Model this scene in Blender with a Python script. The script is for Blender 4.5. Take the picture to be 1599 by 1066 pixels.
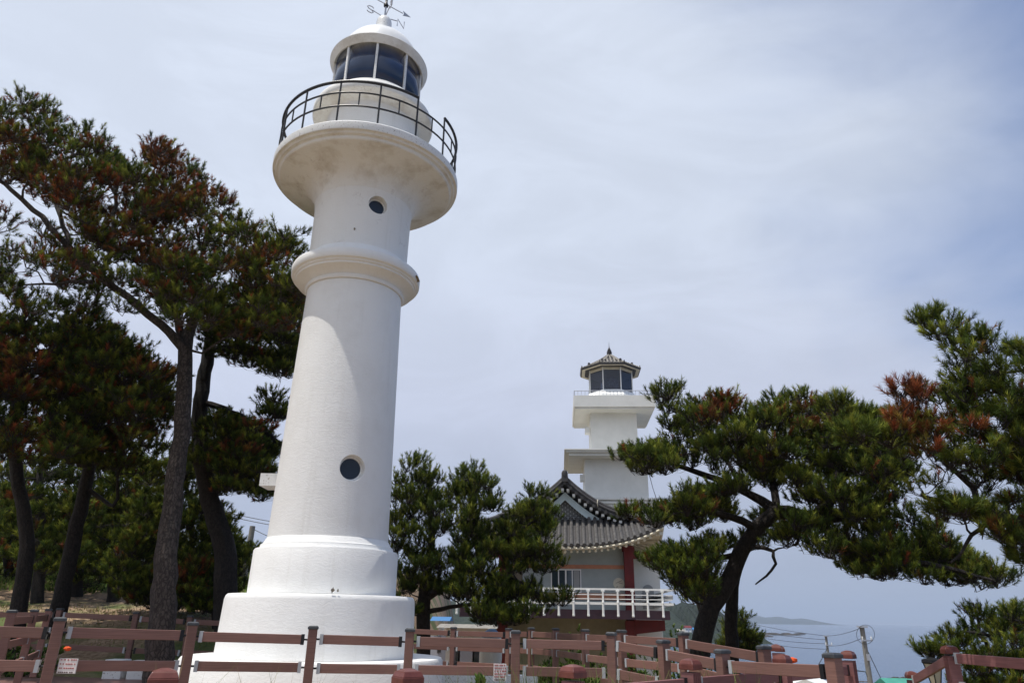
import bpy, bmesh, math, random
import numpy as np
from mathutils import Vector, Matrix
for o in list(bpy.data.objects): bpy.data.objects.remove(o)
sc = bpy.context.scene
C = sc.collection
EYE = 1.6
F, PITCH, ROLL = 1098.3, math.radians(21.4157), math.radians(.98)

# ---------------------------------------------------------------- camera
cd = bpy.data.cameras.new('camera'); cam = bpy.data.objects.new('camera', cd); C.objects.link(cam)
cd.sensor_width = 36; cd.lens = 36*F/1599; cd.clip_start = .1; cd.clip_end = 80000
fw = Vector((0, math.cos(PITCH), math.sin(PITCH))); up0 = Vector((0, -math.sin(PITCH), math.cos(PITCH))); rt0 = Vector((1, 0, 0))
rt = rt0*math.cos(ROLL)+up0*math.sin(ROLL); up = up0*math.cos(ROLL)-rt0*math.sin(ROLL)
cam.matrix_world = Matrix(((rt.x, up.x, -fw.x, 0), (rt.y, up.y, -fw.y, 0), (rt.z, up.z, -fw.z, EYE), (0, 0, 0, 1)))
sc.camera = cam
# ---------------------------------------------------------------- light
SUN_EL = 72; SUN_AZ = math.radians(-149)
sd = Vector((math.cos(SUN_AZ)*math.cos(math.radians(SUN_EL)), math.sin(SUN_AZ)*math.cos(math.radians(SUN_EL)), math.sin(math.radians(SUN_EL))))
sl = bpy.data.lights.new('sun', 'SUN'); so = bpy.data.objects.new('sun', sl); C.objects.link(so)
sl.energy = 4.2; sl.angle = math.radians(.5); sl.color = (1, .955, .88)
so.rotation_euler = sd.to_track_quat('Z', 'Y').to_euler(); so.location = (0, 0, 60)
w = bpy.data.worlds.new('World'); sc.world = w; w.use_nodes = True
nt = w.node_tree; nt.nodes.clear()
def N(t, ty, **k):
    n = t.nodes.new(ty)
    for a, b in k.items(): setattr(n, a, b)
    return n
out = N(nt, 'ShaderNodeOutputWorld'); bg = N(nt, 'ShaderNodeBackground'); bg.inputs[1].default_value = .1
sky = N(nt, 'ShaderNodeTexSky', sky_type='NISHITA', sun_disc=False, sun_elevation=math.radians(SUN_EL), sun_rotation=math.radians(239))
sky.air_density = 1.3; sky.dust_density = .4; sky.ozone_density = 2.5
L_ = nt.links.new
tc = N(nt, 'ShaderNodeTexCoord'); sx = N(nt, 'ShaderNodeSeparateXYZ'); L_(tc.outputs['Generated'], sx.inputs[0])
mp = N(nt, 'ShaderNodeMapping'); mp.inputs['Scale'].default_value = (1.0, 1.3, 2.4); mp.inputs['Rotation'].default_value = (.25, .5, .4)
nz = N(nt, 'ShaderNodeTexNoise'); nz.inputs['Scale'].default_value = 1.6; nz.inputs['Detail'].default_value = 7; nz.inputs['Roughness'].default_value = .52; nz.inputs['Distortion'].default_value = .7
L_(tc.outputs['Generated'], mp.inputs[0]); L_(mp.outputs[0], nz.inputs['Vector'])
ramp = N(nt, 'ShaderNodeValToRGB'); L_(sx.outputs[2], ramp.inputs[0]); e = ramp.color_ramp.elements       # colour of the cloud veil by elevation
VEIL = ((0, (3.65, 4.2, 5.3)), (.10, (4.3, 4.85, 6.2)), (.28, (5.75, 6.25, 7.7)), (.5, (6.3, 6.95, 8.2)), (1, (6.6, 7.2, 8.3)))
while len(e) < 5: e.new(.5)
for k, (p_, c_) in enumerate(VEIL): e[k].position = p_; e[k].color = (c_[0]/10, c_[1]/10, c_[2]/10, 1)
g1_ = N(nt, 'ShaderNodeMath', operation='MULTIPLY'); g1_.inputs[1].default_value = .72; L_(sx.outputs[0], g1_.inputs[0])
g2_ = N(nt, 'ShaderNodeMath', operation='MULTIPLY_ADD'); g2_.inputs[1].default_value = .38; L_(sx.outputs[2], g2_.inputs[0]); L_(g1_.outputs[0], g2_.inputs[2])
g3_ = N(nt, 'ShaderNodeMath', operation='MULTIPLY_ADD'); g3_.inputs[1].default_value = -.55; L_(nz.outputs[0], g3_.inputs[0]); L_(g2_.outputs[0], g3_.inputs[2])
cr = N(nt, 'ShaderNodeMapRange', interpolation_type='SMOOTHSTEP'); cr.inputs[1].default_value = .1; cr.inputs[2].default_value = .5; cr.inputs[3].default_value = 1; cr.inputs[4].default_value = .08; L_(g3_.outputs[0], cr.inputs[0])
br_ = N(nt, 'ShaderNodeMapRange'); br_.inputs[1].default_value = -.8; br_.inputs[2].default_value = .6; br_.inputs[3].default_value = 11.3; br_.inputs[4].default_value = 10.0; L_(sx.outputs[0], br_.inputs[0])
mp2 = N(nt, 'ShaderNodeMapping'); mp2.inputs['Scale'].default_value = (1.2, 2.0, 3.4); mp2.inputs['Rotation'].default_value = (.5, -.35, .3); L_(tc.outputs['Generated'], mp2.inputs[0])
nz2 = N(nt, 'ShaderNodeTexNoise'); nz2.inputs['Scale'].default_value = 2.4; nz2.inputs['Detail'].default_value = 9; nz2.inputs['Roughness'].default_value = .62; nz2.inputs['Distortion'].default_value = 1.1; L_(mp2.outputs[0], nz2.inputs['Vector'])
wm = N(nt, 'ShaderNodeMapRange', interpolation_type='SMOOTHSTEP'); wm.inputs[1].default_value = .35; wm.inputs[2].default_value = .72; wm.inputs[3].default_value = .965; wm.inputs[4].default_value = 1.065; L_(nz2.outputs[0], wm.inputs[0])
bm_ = N(nt, 'ShaderNodeMath', operation='MULTIPLY'); L_(br_.outputs[0], bm_.inputs[0]); L_(wm.outputs[0], bm_.inputs[1])
vs_ = N(nt, 'ShaderNodeVectorMath', operation='SCALE'); L_(ramp.outputs[0], vs_.inputs[0]); L_(bm_.outputs[0], vs_.inputs['Scale'])
mx = N(nt, 'ShaderNodeMix', data_type='RGBA'); L_(cr.outputs[0], mx.inputs[0]); tn = N(nt, 'ShaderNodeVectorMath', operation='MULTIPLY'); tn.inputs[1].default_value = (.92, 1.0, 1.25); L_(sky.outputs[0], tn.inputs[0]); L_(tn.outputs[0], mx.inputs[6]); L_(vs_.outputs[0], mx.inputs[7]); L_(mx.outputs[2], bg.inputs[0]); L_(bg.outputs[0], out.inputs[0])
sc.view_settings.view_transform = 'Standard'; sc.view_settings.look = 'None'; sc.view_settings.gamma = 1; sc.view_settings.exposure = 0
sc.render.engine = 'CYCLES'; sc.cycles.max_bounces = 8; sc.cycles.transparent_max_bounces = 16; sc.cycles.volume_bounces = 0

def at(px, py, Y):                       # a point of the photo at forward distance Y -> world
    x = px-800; y = 533-py; c, s = math.cos(ROLL), math.sin(ROLL)
    a = (x*c-y*s)/F; b = (x*s+y*c)/F
    dy = math.cos(PITCH)-b*math.sin(PITCH); dz = math.sin(PITCH)+b*math.cos(PITCH); t = Y/dy
    return Vector((a*t, Y, dz*t+EYE))

# ---------------------------------------------------------------- materials
def mat(name, col, rough=.7, col2=None, scale=5, bump=0, bscale=40, metal=0, spec=.4, detail=6, obj=True, lo=.35, hi=.65, bdist=.02):
    m = bpy.data.materials.new(name); m.use_nodes = True; t = m.node_tree; b = t.nodes['Principled BSDF']
    b.inputs['Base Color'].default_value = (*col, 1); b.inputs['Roughness'].default_value = rough; b.inputs['Metallic'].default_value = metal
    b.inputs['Specular IOR Level'].default_value = spec
    tc = N(t, 'ShaderNodeTexCoord')
    if col2:
        n = N(t, 'ShaderNodeTexNoise'); n.inputs['Scale'].default_value = scale; n.inputs['Detail'].default_value = detail; n.inputs['Roughness'].default_value = .65
        r = N(t, 'ShaderNodeMapRange'); r.inputs[1].default_value = lo; r.inputs[2].default_value = hi
        x = N(t, 'ShaderNodeMix', data_type='RGBA'); x.inputs[6].default_value = (*col, 1); x.inputs[7].default_value = (*col2, 1)
        t.links.new(tc.outputs['Object'], n.inputs['Vector']); t.links.new(n.outputs[0], r.inputs[0]); t.links.new(r.outputs[0], x.inputs[0]); t.links.new(x.outputs[2], b.inputs['Base Color'])
    if bump:
        n = N(t, 'ShaderNodeTexNoise'); n.inputs['Scale'].default_value = bscale; n.inputs['Detail'].default_value = 5
        bu = N(t, 'ShaderNodeBump'); bu.inputs['Strength'].default_value = bump; bu.inputs['Distance'].default_value = bdist
        t.links.new(tc.outputs['Object'], n.inputs['Vector']); t.links.new(n.outputs[0], bu.inputs['Height']); t.links.new(bu.outputs[0], b.inputs['Normal'])
    return m
M = {}
def plaster(name, base, stain, lo, hi, bump=.5):
    m = mat(name, base, .62, stain, 2.2, 0, lo=lo, hi=hi); t = m.node_tree; b = t.nodes['Principled BSDF']
    tc = N(t, 'ShaderNodeTexCoord')
    n1 = N(t, 'ShaderNodeTexNoise'); n1.inputs['Scale'].default_value = 38; n1.inputs['Detail'].default_value = 4
    n2 = N(t, 'ShaderNodeTexNoise'); n2.inputs['Scale'].default_value = 7; n2.inputs['Detail'].default_value = 9; n2.inputs['Roughness'].default_value = .65; n2.inputs['Distortion'].default_value = 1.6
    mp = N(t, 'ShaderNodeMapping'); mp.inputs['Scale'].default_value = (1, 1, 2.6)
    r = N(t, 'ShaderNodeMapRange'); r.inputs[1].default_value = .47; r.inputs[2].default_value = .53
    a = N(t, 'ShaderNodeMath', operation='MULTIPLY_ADD'); a.inputs[1].default_value = .22
    bu = N(t, 'ShaderNodeBump'); bu.inputs['Strength'].default_value = bump; bu.inputs['Distance'].default_value = .012
    t.links.new(tc.outputs['Object'], n1.inputs['Vector']); t.links.new(tc.outputs['Object'], mp.inputs[0]); t.links.new(mp.outputs[0], n2.inputs['Vector'])
    t.links.new(n2.outputs[0], r.inputs[0]); t.links.new(n1.outputs[0], a.inputs[0]); t.links.new(r.outputs[0], a.inputs[2])
    t.links.new(a.outputs[0], bu.inputs['Height']); t.links.new(bu.outputs[0], b.inputs['Normal'])
    lk_ = b.inputs['Base Color'].links[0].from_socket; mp3 = N(t, 'ShaderNodeMapping'); mp3.inputs['Scale'].default_value = (9, 9, .55); n3 = N(t, 'ShaderNodeTexNoise'); n3.inputs['Scale'].default_value = 1; n3.inputs['Detail'].default_value = 7; n3.inputs['Roughness'].default_value = .6
    r3 = N(t, 'ShaderNodeMapRange'); r3.inputs[1].default_value = .56; r3.inputs[2].default_value = .78; r3.inputs[4].default_value = .32; x3 = N(t, 'ShaderNodeMix', data_type='RGBA'); x3.inputs[7].default_value = (.60, .58, .53, 1)
    for a_, b_ in ((tc.outputs['Object'], mp3.inputs[0]), (mp3.outputs[0], n3.inputs['Vector']), (n3.outputs[0], r3.inputs[0]), (r3.outputs[0], x3.inputs[0]), (lk_, x3.inputs[6]), (x3.outputs[2], b.inputs['Base Color'])): t.links.new(a_, b_)
    return m
M['plaster'] = plaster('white_plaster', (.83, .825, .80), (.77, .76, .73), .45, .75, .22)
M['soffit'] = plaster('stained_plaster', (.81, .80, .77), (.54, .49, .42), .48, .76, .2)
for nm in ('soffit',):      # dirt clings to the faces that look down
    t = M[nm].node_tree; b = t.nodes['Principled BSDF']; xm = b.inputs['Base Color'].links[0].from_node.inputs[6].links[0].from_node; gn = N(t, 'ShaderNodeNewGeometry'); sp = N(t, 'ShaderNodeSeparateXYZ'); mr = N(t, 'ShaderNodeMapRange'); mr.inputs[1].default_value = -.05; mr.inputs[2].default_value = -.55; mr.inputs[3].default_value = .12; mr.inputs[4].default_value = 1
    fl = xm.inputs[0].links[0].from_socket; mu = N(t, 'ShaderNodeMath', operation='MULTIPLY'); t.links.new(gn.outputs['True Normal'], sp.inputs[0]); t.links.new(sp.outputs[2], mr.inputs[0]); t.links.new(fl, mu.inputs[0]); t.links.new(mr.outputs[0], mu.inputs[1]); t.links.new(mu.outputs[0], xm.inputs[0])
    mu2 = N(t, 'ShaderNodeMath', operation='MULTIPLY')
# dark spots and thin cracks on the soffit
t = M['soffit'].node_tree; b = t.nodes['Principled BSDF']; lk = b.inputs['Base Color'].links[0].from_socket
tcn = N(t, 'ShaderNodeTexCoord'); v = N(t, 'ShaderNodeTexNoise'); v.inputs['Scale'].default_value = 3.1; v.inputs['Detail'].default_value = 9; v.inputs['Roughness'].default_value = .6
rr = N(t, 'ShaderNodeMapRange'); rr.inputs[1].default_value = .0; rr.inputs[2].default_value = .006; rr.inputs[3].default_value = 1; rr.inputs[4].default_value = 0
ab = N(t, 'ShaderNodeMath', operation='ABSOLUTE'); sb = N(t, 'ShaderNodeMath', operation='SUBTRACT'); sb.inputs[1].default_value = .5
v2 = N(t, 'ShaderNodeTexNoise'); v2.inputs['Scale'].default_value = 2.3; r2 = N(t, 'ShaderNodeMapRange'); r2.inputs[1].default_value = .52; r2.inputs[2].default_value = .6
ml = N(t, 'ShaderNodeMath', operation='MULTIPLY'); m2 = N(t, 'ShaderNodeMath', operation='MULTIPLY'); m2.inputs[1].default_value = .6
x = N(t, 'ShaderNodeMix', data_type='RGBA'); x.inputs[7].default_value = (.2, .15, .1, 1)
for a_, b_ in ((tcn.outputs['Object'], v.inputs['Vector']), (tcn.outputs['Object'], v2.inputs['Vector']), (v.outputs[0], sb.inputs[0]), (sb.outputs[0], ab.inputs[0]), (ab.outputs[0], rr.inputs[0]), (v2.outputs[0], r2.inputs[0]), (rr.outputs[0], ml.inputs[0]), (r2.outputs[0], ml.inputs[1]), (ml.outputs[0], m2.inputs[0]), (m2.outputs[0], x.inputs[0]), (lk, x.inputs[6]), (x.outputs[2], b.inputs['Base Color'])): t.links.new(a_, b_)
M['white'] = mat('white_wall', (.78, .77, .72), .6, (.70, .69, .64), 1.2, .15, 30)
M['dome'] = mat('white_enamel', (.85, .85, .84), .3, (.78, .78, .76), 6, .1, 30)
M['iron'] = mat('black_iron', (.015, .015, .018), .4, bump=.2, bscale=60)
M['vane'] = mat('grey_metal', (.42, .44, .50), .5)
M['peel'] = mat('peeling_white_paint', (.78, .78, .76), .5, (.35, .30, .25), 30, .3, 60, lo=.58, hi=.66)
M['spot'] = mat('exposed_mortar', (.16, .13, .10), .9, (.3, .26, .2), 30, .5, 50)
M['rust'] = mat('ochre_rust', (.30, .18, .05), .9, (.12, .07, .03), 20, .5, 40)
M['wallblue'] = mat('pale_blue_render', (.40, .44, .425), .8, (.35, .39, .38), 2, .2, 60)
M['olive'] = mat('olive_render', (.33, .29, .20), .85, (.26, .23, .16), 2, .2, 60)
M['orange'] = mat('salmon_band', (.62, .27, .15), .7, (.5, .22, .13), 4)
M['red'] = mat('dark_red_paint', (.15, .009, .008), .55, (.10, .007, .008), 2)
M['purple'] = mat('plum_paint', (.085, .042, .06), .6, (.06, .035, .05), 3)
M['rail_white'] = mat('white_rail_paint', (.82, .82, .79), .4)
M['cream'] = mat('cream_paint', (.62, .57, .45), .6, (.54, .49, .38), 3)
M['tile'] = mat('grey_roof_tile', (.048, .046, .046), .7, (.115, .107, .10), 7, .4, 50)
M['tilepale'] = mat('pale_roof_tile', (.36, .33, .28), .7, (.16, .15, .14), 8, .4, 50)
M['tiledark'] = mat('dark_ridge_tile', (.03, .028, .03), .6, (.07, .065, .065), 9, .3, 50)
M['bluebarge'] = mat('pale_blue_board', (.66, .78, .82), .6, (.58, .70, .74), 4)
M['tan'] = mat('tan_panel', (.21, .17, .12), .7, (.17, .14, .10), 5)
M['stonerelief'] = mat('cream_relief', (.74, .70, .56), .7, (.62, .58, .46), 9, .3, 40)
M['darkline'] = mat('dark_inlay', (.12, .08, .06), .7)
M['winglass'] = mat('dark_window_glass', (.035, .05, .06), .06, spec=.8)
M['concrete'] = mat('grey_concrete', (.27, .26, .24), .85, (.2, .19, .175), 6, .3, 30)
M['greywall'] = mat('grey_wall', (.35, .35, .34), .8)
def wood(name, c1, c2):
    m = mat(name, c1, .5); t = m.node_tree; b = t.nodes['Principled BSDF']; oi = N(t, 'ShaderNodeObjectInfo'); n9 = N(t, 'ShaderNodeTexNoise'); n9.inputs['Scale'].default_value = 3; n9.inputs['Detail'].default_value = 5; ad_ = N(t, 'ShaderNodeMath', operation='ADD'); mr_ = N(t, 'ShaderNodeMapRange'); mr_.inputs[1].default_value = .3; mr_.inputs[2].default_value = 1.7; mr_.inputs[3].default_value = .78; mr_.inputs[4].default_value = 1.25; sc_ = N(t, 'ShaderNodeVectorMath', operation='SCALE'); t.links.new(oi.outputs['Random'], ad_.inputs[0]); t.links.new(n9.outputs[0], ad_.inputs[1]); t.links.new(ad_.outputs[0], mr_.inputs[0]); t.links.new(mr_.outputs[0], sc_.inputs['Scale']); tc = N(t, 'ShaderNodeTexCoord'); mp = N(t, 'ShaderNodeMapping')
    mp.inputs['Scale'].default_value = (2.2, 2.2, 90); n = N(t, 'ShaderNodeTexNoise'); n.inputs['Scale'].default_value = 1.5; n.inputs['Detail'].default_value = 5
    x = N(t, 'ShaderNodeMix', data_type='RGBA'); x.inputs[6].default_value = (*c1, 1); x.inputs[7].default_value = (*c2, 1)
    bu = N(t, 'ShaderNodeBump'); bu.inputs['Strength'].default_value = .3; bu.inputs['Distance'].default_value = .004
    r = N(t, 'ShaderNodeMapRange'); r.inputs[1].default_value = .3; r.inputs[2].default_value = .7
    for a_, b_ in ((tc.outputs['Object'], mp.inputs[0]), (mp.outputs[0], n.inputs['Vector']), (n.outputs[0], r.inputs[0]), (r.outputs[0], x.inputs[0]), (x.outputs[2], sc_.inputs[0]), (tc.outputs['Object'], n9.inputs['Vector']), (sc_.outputs[0], b.inputs['Base Color']), (n.outputs[0], bu.inputs['Height']), (bu.outputs[0], b.inputs['Normal'])): t.links.new(a_, b_)
    return m
M['fence'] = wood('brown_composite', (.235, .125, .10), (.165, .085, .07))
M['fencered'] = wood('maroon_composite', (.25, .115, .11), (.185, .08, .08))
M['capred'] = mat('maroon_cap', (.17, .055, .042), .35, (.11, .032, .026), 12)
M['capdark'] = mat('charcoal_cap', (.03, .033, .04), .4, (.08, .085, .09), 10)
M['bracket'] = mat('grey_bracket', (.42, .44, .46), .4)
M['bracketblack'] = mat('black_bracket', (.012, .012, .014), .45)
M['blue'] = mat('blue_roof', (.04, .17, .38), .5); M['teal'] = mat('green_roof', (.06, .30, .22), .5, (.05, .24, .18), 4)
M['orangecloth'] = mat('orange_cloth', (.75, .10, .02), .8); M['redcloth'] = mat('red_cloth', (.55, .02, .02), .8)
M['sign'] = mat('white_sign', (.72, .68, .66), .6); M['signred'] = mat('red_lettering', (.45, .03, .03), .6); M['signblack'] = mat('dark_lettering', (.10, .04, .04), .6)
M['lampglass'] = mat('frosted_glass', (.62, .55, .40), .3)
M['globe'] = mat('globe_glass', (.75, .68, .50), .3)
M['rock'] = mat('shore_rock', (.06, .052, .042), .9, (.025, .022, .02), .3, .5, 1)
M['farhill'] = mat('far_hill', (.02, .03, .025), 1, (.03, .04, .03), .004)
M['midhill'] = mat('wooded_hill', (.010, .020, .012), 1, (.024, .034, .02), .12, 1, .15, bdist=3)
M['wire'] = mat('cable', (.03, .03, .03), .6)
M['lens'] = mat('lens_glass', (.6, .62, .62), .15, (.2, .22, .24), 18, .5, 30)
def bark(name, c1, c2):
    m = mat(name, c1, .92); t = m.node_tree; b = t.nodes['Principled BSDF']; tc = N(t, 'ShaderNodeTexCoord'); mp = N(t, 'ShaderNodeMapping'); mp.inputs['Scale'].default_value = (1, 1, .35)
    v = N(t, 'ShaderNodeTexVoronoi'); v.inputs['Scale'].default_value = 18; v.feature = 'DISTANCE_TO_EDGE'; n = N(t, 'ShaderNodeTexNoise'); n.inputs['Scale'].default_value = 9; n.inputs['Detail'].default_value = 6
    r = N(t, 'ShaderNodeMapRange'); r.inputs[2].default_value = .18; ad = N(t, 'ShaderNodeMath', operation='MULTIPLY')
    x = N(t, 'ShaderNodeMix', data_type='RGBA'); x.inputs[6].default_value = (*c2, 1); x.inputs[7].default_value = (*c1, 1)
    bu = N(t, 'ShaderNodeBump'); bu.inputs['Strength'].default_value = .9; bu.inputs['Distance'].default_value = .02
    va = N(t, 'ShaderNodeVectorMath', operation='MULTIPLY_ADD'); va.inputs[1].default_value = (.12, .12, .12)
    for a_, b_ in ((tc.outputs['Object'], n.inputs['Vector']), (tc.outputs['Object'], mp.inputs[0]), (n.outputs['Color'], va.inputs[0]), (mp.outputs[0], va.inputs[2]), (va.outputs[0], v.inputs['Vector']), (v.outputs[0], r.inputs[0]), (r.outputs[0], ad.inputs[0]), (n.outputs[0], ad.inputs[1]), (ad.outputs[0], x.inputs[0]), (x.outputs[2], b.inputs['Base Color']), (ad.outputs[0], bu.inputs['Height']), (bu.outputs[0], b.inputs['Normal'])): t.links.new(a_, b_)
    return m
M['bark'] = bark('pine_bark', (.125, .10, .088), (.022, .018, .015))
M['barkdark'] = bark('dark_pine_bark', (.045, .036, .03), (.012, .010, .009))
def leafmat(name):
    m = bpy.data.materials.new(name); m.use_nodes = True; t = m.node_tree; t.nodes.clear()
    o = N(t, 'ShaderNodeOutputMaterial'); a = N(t, 'ShaderNodeAttribute', attribute_name='tint'); d = N(t, 'ShaderNodeBsdfDiffuse'); tr = N(t, 'ShaderNodeBsdfTranslucent'); g = N(t, 'ShaderNodeBsdfGlossy'); g.inputs['Roughness'].default_value = .5
    g.inputs['Color'].default_value = (.5, .5, .5, 1)
    x = N(t, 'ShaderNodeMixShader'); x.inputs[0].default_value = .2; y = N(t, 'ShaderNodeMixShader'); y.inputs[0].default_value = .015
    for a_, b_ in ((a.outputs['Color'], d.inputs[0]), (a.outputs['Color'], tr.inputs[0]), (d.outputs[0], x.inputs[1]), (tr.outputs[0], x.inputs[2]), (x.outputs[0], y.inputs[1]), (g.outputs[0], y.inputs[2]), (y.outputs[0], o.inputs[0])): t.links.new(a_, b_)
    return m
M['needles'] = leafmat('pine_needles')
def glassmat(name, tint, fac=.5, dcol=(.03, .05, .10)):
    m = bpy.data.materials.new(name); m.use_nodes = True; t = m.node_tree; t.nodes.clear()
    o = N(t, 'ShaderNodeOutputMaterial'); tr = N(t, 'ShaderNodeBsdfTransparent'); tr.inputs[0].default_value = (*tint, 1); g = N(t, 'ShaderNodeBsdfGlossy'); g.inputs['Roughness'].default_value = .04
    f = N(t, 'ShaderNodeFresnel'); f.inputs[0].default_value = 1.6; x = N(t, 'ShaderNodeMixShader'); df = N(t, 'ShaderNodeBsdfDiffuse'); df.inputs[0].default_value = (*dcol, 1); x0 = N(t, 'ShaderNodeMixShader'); x0.inputs[0].default_value = fac; t.links.new(tr.outputs[0], x0.inputs[1]); t.links.new(df.outputs[0], x0.inputs[2])
    for a_, b_ in ((f.outputs[0], x.inputs[0]), (x0.outputs[0], x.inputs[1]), (g.outputs[0], x.inputs[2]), (x.outputs[0], o.inputs[0])): t.links.new(a_, b_)
    return m
M['lantern_glass'] = glassmat('blue_lantern_glass', (.20, .26, .40), .80, (.028, .05, .11))
M['tower_glass'] = glassmat('grey_lantern_glass', (.36, .40, .48), .35, (.05, .06, .09))
M['porthole'] = mat('porthole_glass', (.015, .024, .04), .25, spec=.35)
# brick
m = mat('dark_brick', (.05, .05, .05), .8); t = m.node_tree; b = t.nodes['Principled BSDF']; tcn = N(t, 'ShaderNodeTexCoord'); mp_ = N(t, 'ShaderNodeMapping'); mp_.inputs['Rotation'].default_value = (math.pi/2, 0, 0)
br = N(t, 'ShaderNodeTexBrick'); br.inputs['Color1'].default_value = (.035, .035, .04, 1); br.inputs['Color2'].default_value = (.06, .06, .06, 1); br.inputs['Mortar'].default_value = (.5, .5, .48, 1); br.inputs['Scale'].default_value = 1
br.inputs['Mortar Size'].default_value = .014; br.inputs['Brick Width'].default_value = .26; br.inputs['Row Height'].default_value = .095
t.links.new(tcn.outputs['Object'], mp_.inputs[0]); t.links.new(mp_.outputs[0], br.inputs['Vector']); t.links.new(br.outputs[0], b.inputs['Base Color']); M['brick'] = m

# ---------------------------------------------------------------- mesh helpers
def root_of(o):
    while o.parent: o = o.parent
    return o
class MB:
    def __init__(s, local=False): s.v = []; s.f = []; s.local = local
    def add(s, vs, fs):
        n = len(s.v); s.v += [tuple(p) for p in vs]; s.f += [tuple(i+n for i in f) for f in fs]; return s
    def box(s, c, d, rz=0, top=1.0):
        x, y, z = d[0]/2, d[1]/2, d[2]/2; cs, sn = math.cos(rz), math.sin(rz); vs = []
        for k in (-1, 1):
            g = top if k > 0 else 1
            for a, b_ in ((-1, -1), (1, -1), (1, 1), (-1, 1)):
                X, Y = a*x*g, b_*y*g; vs.append((c[0]+X*cs-Y*sn, c[1]+X*sn+Y*cs, c[2]+k*z))
        return s.add(vs, [(3, 2, 1, 0), (4, 5, 6, 7), (0, 1, 5, 4), (1, 2, 6, 5), (2, 3, 7, 6), (3, 0, 4, 7)])
    def bar(s, p, q, w_, h, upv=(0, 0, 1)):      # rectangular bar p->q, w_ across, h upwards
        p, q = Vector(p), Vector(q); d = (q-p).normalized(); r = d.cross(Vector(upv)); r = r.normalized() if r.length > 1e-4 else Vector((1, 0, 0)); u = r.cross(d)
        vs = [e+r*a*w_/2+u*b_*h/2 for e in (p, q) for a, b_ in ((-1, -1), (1, -1), (1, 1), (-1, 1))]
        return s.add(vs, [(3, 2, 1, 0), (4, 5, 6, 7), (0, 1, 5, 4), (1, 2, 6, 5), (2, 3, 7, 6), (3, 0, 4, 7)])
    def tube(s, pts, rad, n=8, closed=False, wob=0):
        pts = [Vector(p) for p in pts]; L = len(pts)
        if not hasattr(rad, '__len__'): rad = [rad]*L
        vs = []; ref = None
        for i, p in enumerate(pts):
            a = pts[(i-1) % L] if closed else pts[max(i-1, 0)]; b_ = pts[(i+1) % L] if closed else pts[min(i+1, L-1)]
            d = (b_-a).normalized()
            if ref is None:
                ref = d.cross(Vector((0, 0, 1))); ref = ref if ref.length > .05 else d.cross(Vector((1, 0, 0)))
            ref = (ref-d*ref.dot(d)).normalized(); u = d.cross(ref)
            for k in range(n):
                t_ = 2*math.pi*k/n; r = rad[i]*(1+wob*random.uniform(-1, 1)); vs.append(p+ref*math.cos(t_)*r+u*math.sin(t_)*r)
        fs = [(i*n+k, i*n+(k+1) % n, ((i+1) % L)*n+(k+1) % n, ((i+1) % L)*n+k) for i in range(L if closed else L-1) for k in range(n)]
        if not closed: fs += [tuple(range(n-1, -1, -1)), tuple((L-1)*n+k for k in range(n))]
        return s.add(vs, fs)
    def lathe(s, prof, c=(0, 0), n=96, cap=True, z0=0):
        vs = [(c[0]+r*math.cos(2*math.pi*k/n), c[1]+r*math.sin(2*math.pi*k/n), z+z0) for r, z in prof for k in range(n)]
        L = len(prof); fs = [(i*n+k, i*n+(k+1) % n, (i+1)*n+(k+1) % n, (i+1)*n+k) for i in range(L-1) for k in range(n)]
        if cap: fs += [tuple(range(n-1, -1, -1)), tuple((L-1)*n+k for k in range(n))]
        return s.add(vs, fs)
    def prism(s, poly, o, ax, ay, th):          # polygon in the plane (ax, ay) at o, thickened by th along ax x ay
        o, ax, ay = Vector(o), Vector(ax), Vector(ay); nn = ax.cross(ay).normalized(); n = len(poly)
        vs = [o+ax*a+ay*b_ for a, b_ in poly]+[o+ax*a+ay*b_+nn*th for a, b_ in poly]
        return s.add(vs, [tuple(range(n-1, -1, -1)), tuple(range(n, 2*n))]+[(i, (i+1) % n, n+(i+1) % n, n+i) for i in range(n)])
    def build(s, name, m, parent=None, smooth=False, label=None):
        me = bpy.data.meshes.new(name); L = Vector((0, 0, 0))
        if parent and not s.local: L = root_of(parent).location
        me.from_pydata([(p[0]-L.x, p[1]-L.y, p[2]-L.z) for p in s.v], [], s.f); me.update()
        for k in (m if isinstance(m, (list, tuple)) else [m]): me.materials.append(M[k])
        if smooth:
            me.polygons.foreach_set('use_smooth', [True]*len(me.polygons)); me.set_sharp_from_angle(angle=math.radians(35))
        o = bpy.data.objects.new(name, me); C.objects.link(o)
        if parent: o.parent = parent
        if label: o['label'] = label
        return o
def tag(o, label=None, cat=None, group=None, kind=None):
    for k, v_ in (('label', label), ('category', cat), ('group', group), ('kind', kind)):
        if v_: o[k] = v_
    return o
def thing(name, label, cat, loc, group=None, rz=0):
    o = bpy.data.objects.new(name, None); C.objects.link(o); o.location = loc; o.rotation_euler = (0, 0, rz); o.empty_display_size = .2
    return tag(o, label, cat, group)
def bevel(o, wd, seg=2):
    b_ = o.modifiers.new('bevel', 'BEVEL'); b_.width = wd; b_.segments = seg; b_.limit_method = 'ANGLE'; return o

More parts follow.
